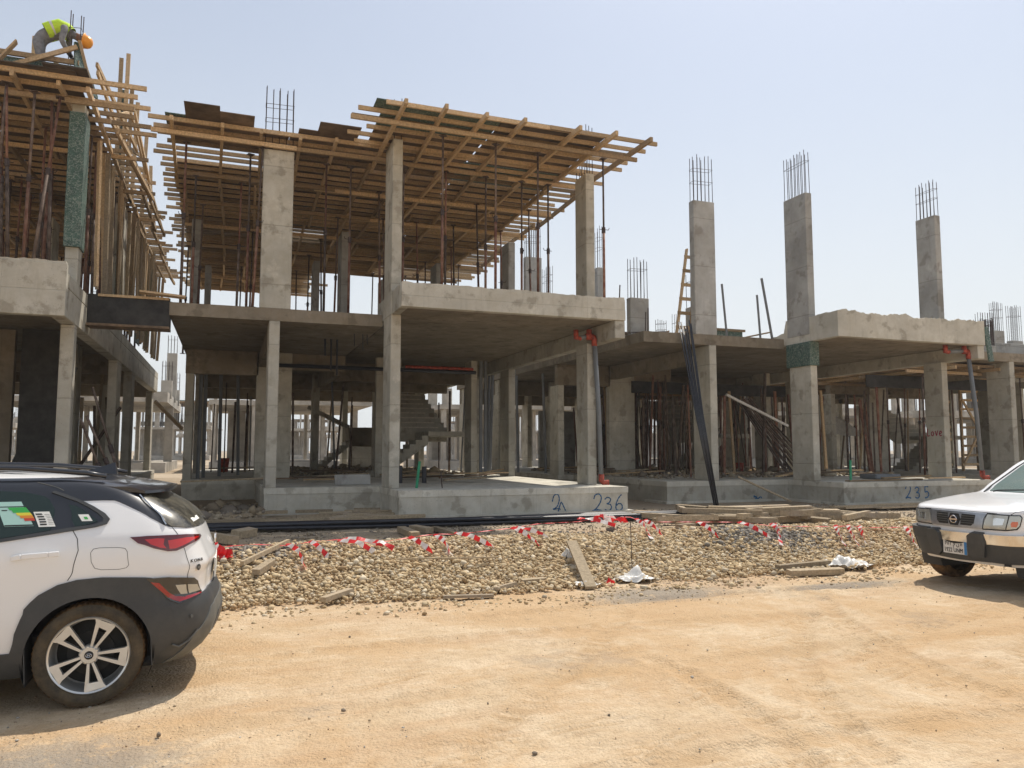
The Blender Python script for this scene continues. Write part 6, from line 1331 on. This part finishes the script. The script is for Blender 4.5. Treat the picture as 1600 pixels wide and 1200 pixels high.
# second stair at the back of villa 236: stepped lower flight, landing with a deep edge, sloping soffit of the flight above
mb = MB(); n = 7
for i in range(n):
    x = 3.25 + i*.17; z = ZF + .1 + i*.145; mb.add([(x,30,z-.16),(x,30,z+.145),(x+.17,30,z+.145),(x+.17,30,z-.02),(x,31.1,z-.16),(x,31.1,z+.145),(x+.17,31.1,z+.145),(x+.17,31.1,z-.02)], [(0,1,2,3),(7,6,5,4),(0,4,5,1),(1,5,6,2),(2,6,7,3),(3,7,4,0)])
rear_stair = mb.build('stair', M['conc'], v1); MB().add([(4.45,30,1.80),(5.6,30,1.78),(5.6,30,2.53),(4.36,30,2.52),(4.45,31.2,1.80),(5.6,31.2,1.78),(5.6,31.2,2.53),(4.36,31.2,2.52)], [(0,1,2,3),(7,6,5,4),(0,4,5,1),(1,5,6,2),(2,6,7,3),(3,7,4,0)]).build('landing', M['conc_soffit'], rear_stair)
MB().beam((3.0,31.6,3.35), (4.6,31.4,2.55), 1.0, .16).build('upper_flight', M['conc'], rear_stair)
# block walls and a parked pile of planks deep in the frames
for a, b, y, h, v, l in [(4.9, 6.8, 33.9, 1.1, v1, None), (12.0, 13.6, 29.5, 2.4, v2, None), (15.4, 17.2, 32.5, 2.9, v2, None)]:
    MB().cbox(a, b, y-.35, y-.15, ZF, ZF+h, .01).build('block_wall', M['conc_up'], v)
tw = empty('pale_cloth', (24.6, 24.5, 1.9), 'pale sheet hanging between props to the left of the red marked column', 'sheet')
mb = MB(); mb.add([(22.2,24.4,2.9),(22.4,24.4,3.15),(23.2,24.5,2.95),(24.3,24.5,2.35),(24.5,24.5,2.2),(23.2,24.5,2.25),(22.3,24.4,2.4)], [(0,1,2,3,4,5,6)]); mb.build('sheet', M['plastic'], tw, normals=False)
# bits on the upper slabs
GS = 'formwork scraps on the slab of villa 235'
for i in range(18):
    x = rs.uniform(9.9, 14.0); y = rs.uniform(17.1, 20); L = rs.uniform(.4, 1.4); an = rs.uniform(-.4, .4); c, s = math.cos(an)*L/2, math.sin(an)*L/2
    thing(MB().beam((x-c, y-s, ZS1+.05), (x+c, y+s, ZS1+.08+rs.random()*.25), .1, .04), 'timber_plank', M['wood'], 'formwork scrap lying on the open slab of villa 235', 'plank', GS)
mb = MB(); 
for i in range(7): mb.tube([(9.6+i*.03, 17.6+i*.22, 4.72), (10.9+i*.05, 17.5+i*.22, 4.78+.06*math.sin(i))], .008, 5)
thing(mb, 'rebar_mat', M['rebar'], 'loose reinforcing bars lying at the left end of the slab of villa 235', 'rebar')
for x, y, h in [(10.0,17.15,.5),(10.1,17.2,.62),(8.15,15.1,.4),(16.6,15.1,.22)]: thing(MB().tube([(x,y,4.65 if x > 9 else 4.95),(x+.02,y,4.7+h + (.25 if x < 9 or x > 16 else 0))], .014, 6), 'bar_stub', M['rebar'], 'short bar stub sticking up from a slab edge', 'bar', 'bar stubs on the slab edges')

# ------------------------------------------------------------ dusty air
hz = MB().box(-420, 520, -60, 620, -1.2, 60).build('haze', simple('haze_surface', (1, 1, 1)), normals=False)
hm = bpy.data.materials.new('dusty_air'); hm.use_nodes = True; t_ = hm.node_tree; t_.nodes.clear(); ho = t_.nodes.new('ShaderNodeOutputMaterial'); hv = t_.nodes.new('ShaderNodeVolumePrincipled')
hv.inputs['Color'].default_value = (.93, .94, .95, 1); hv.inputs['Density'].default_value = .0008; hv.inputs['Anisotropy'].default_value = .3; t_.links.new(hv.outputs[0], ho.inputs['Volume'])
hz.data.materials.clear(); hz.data.materials.append(hm); tag(hz, 'thin dusty haze over the whole site', kind='stuff')
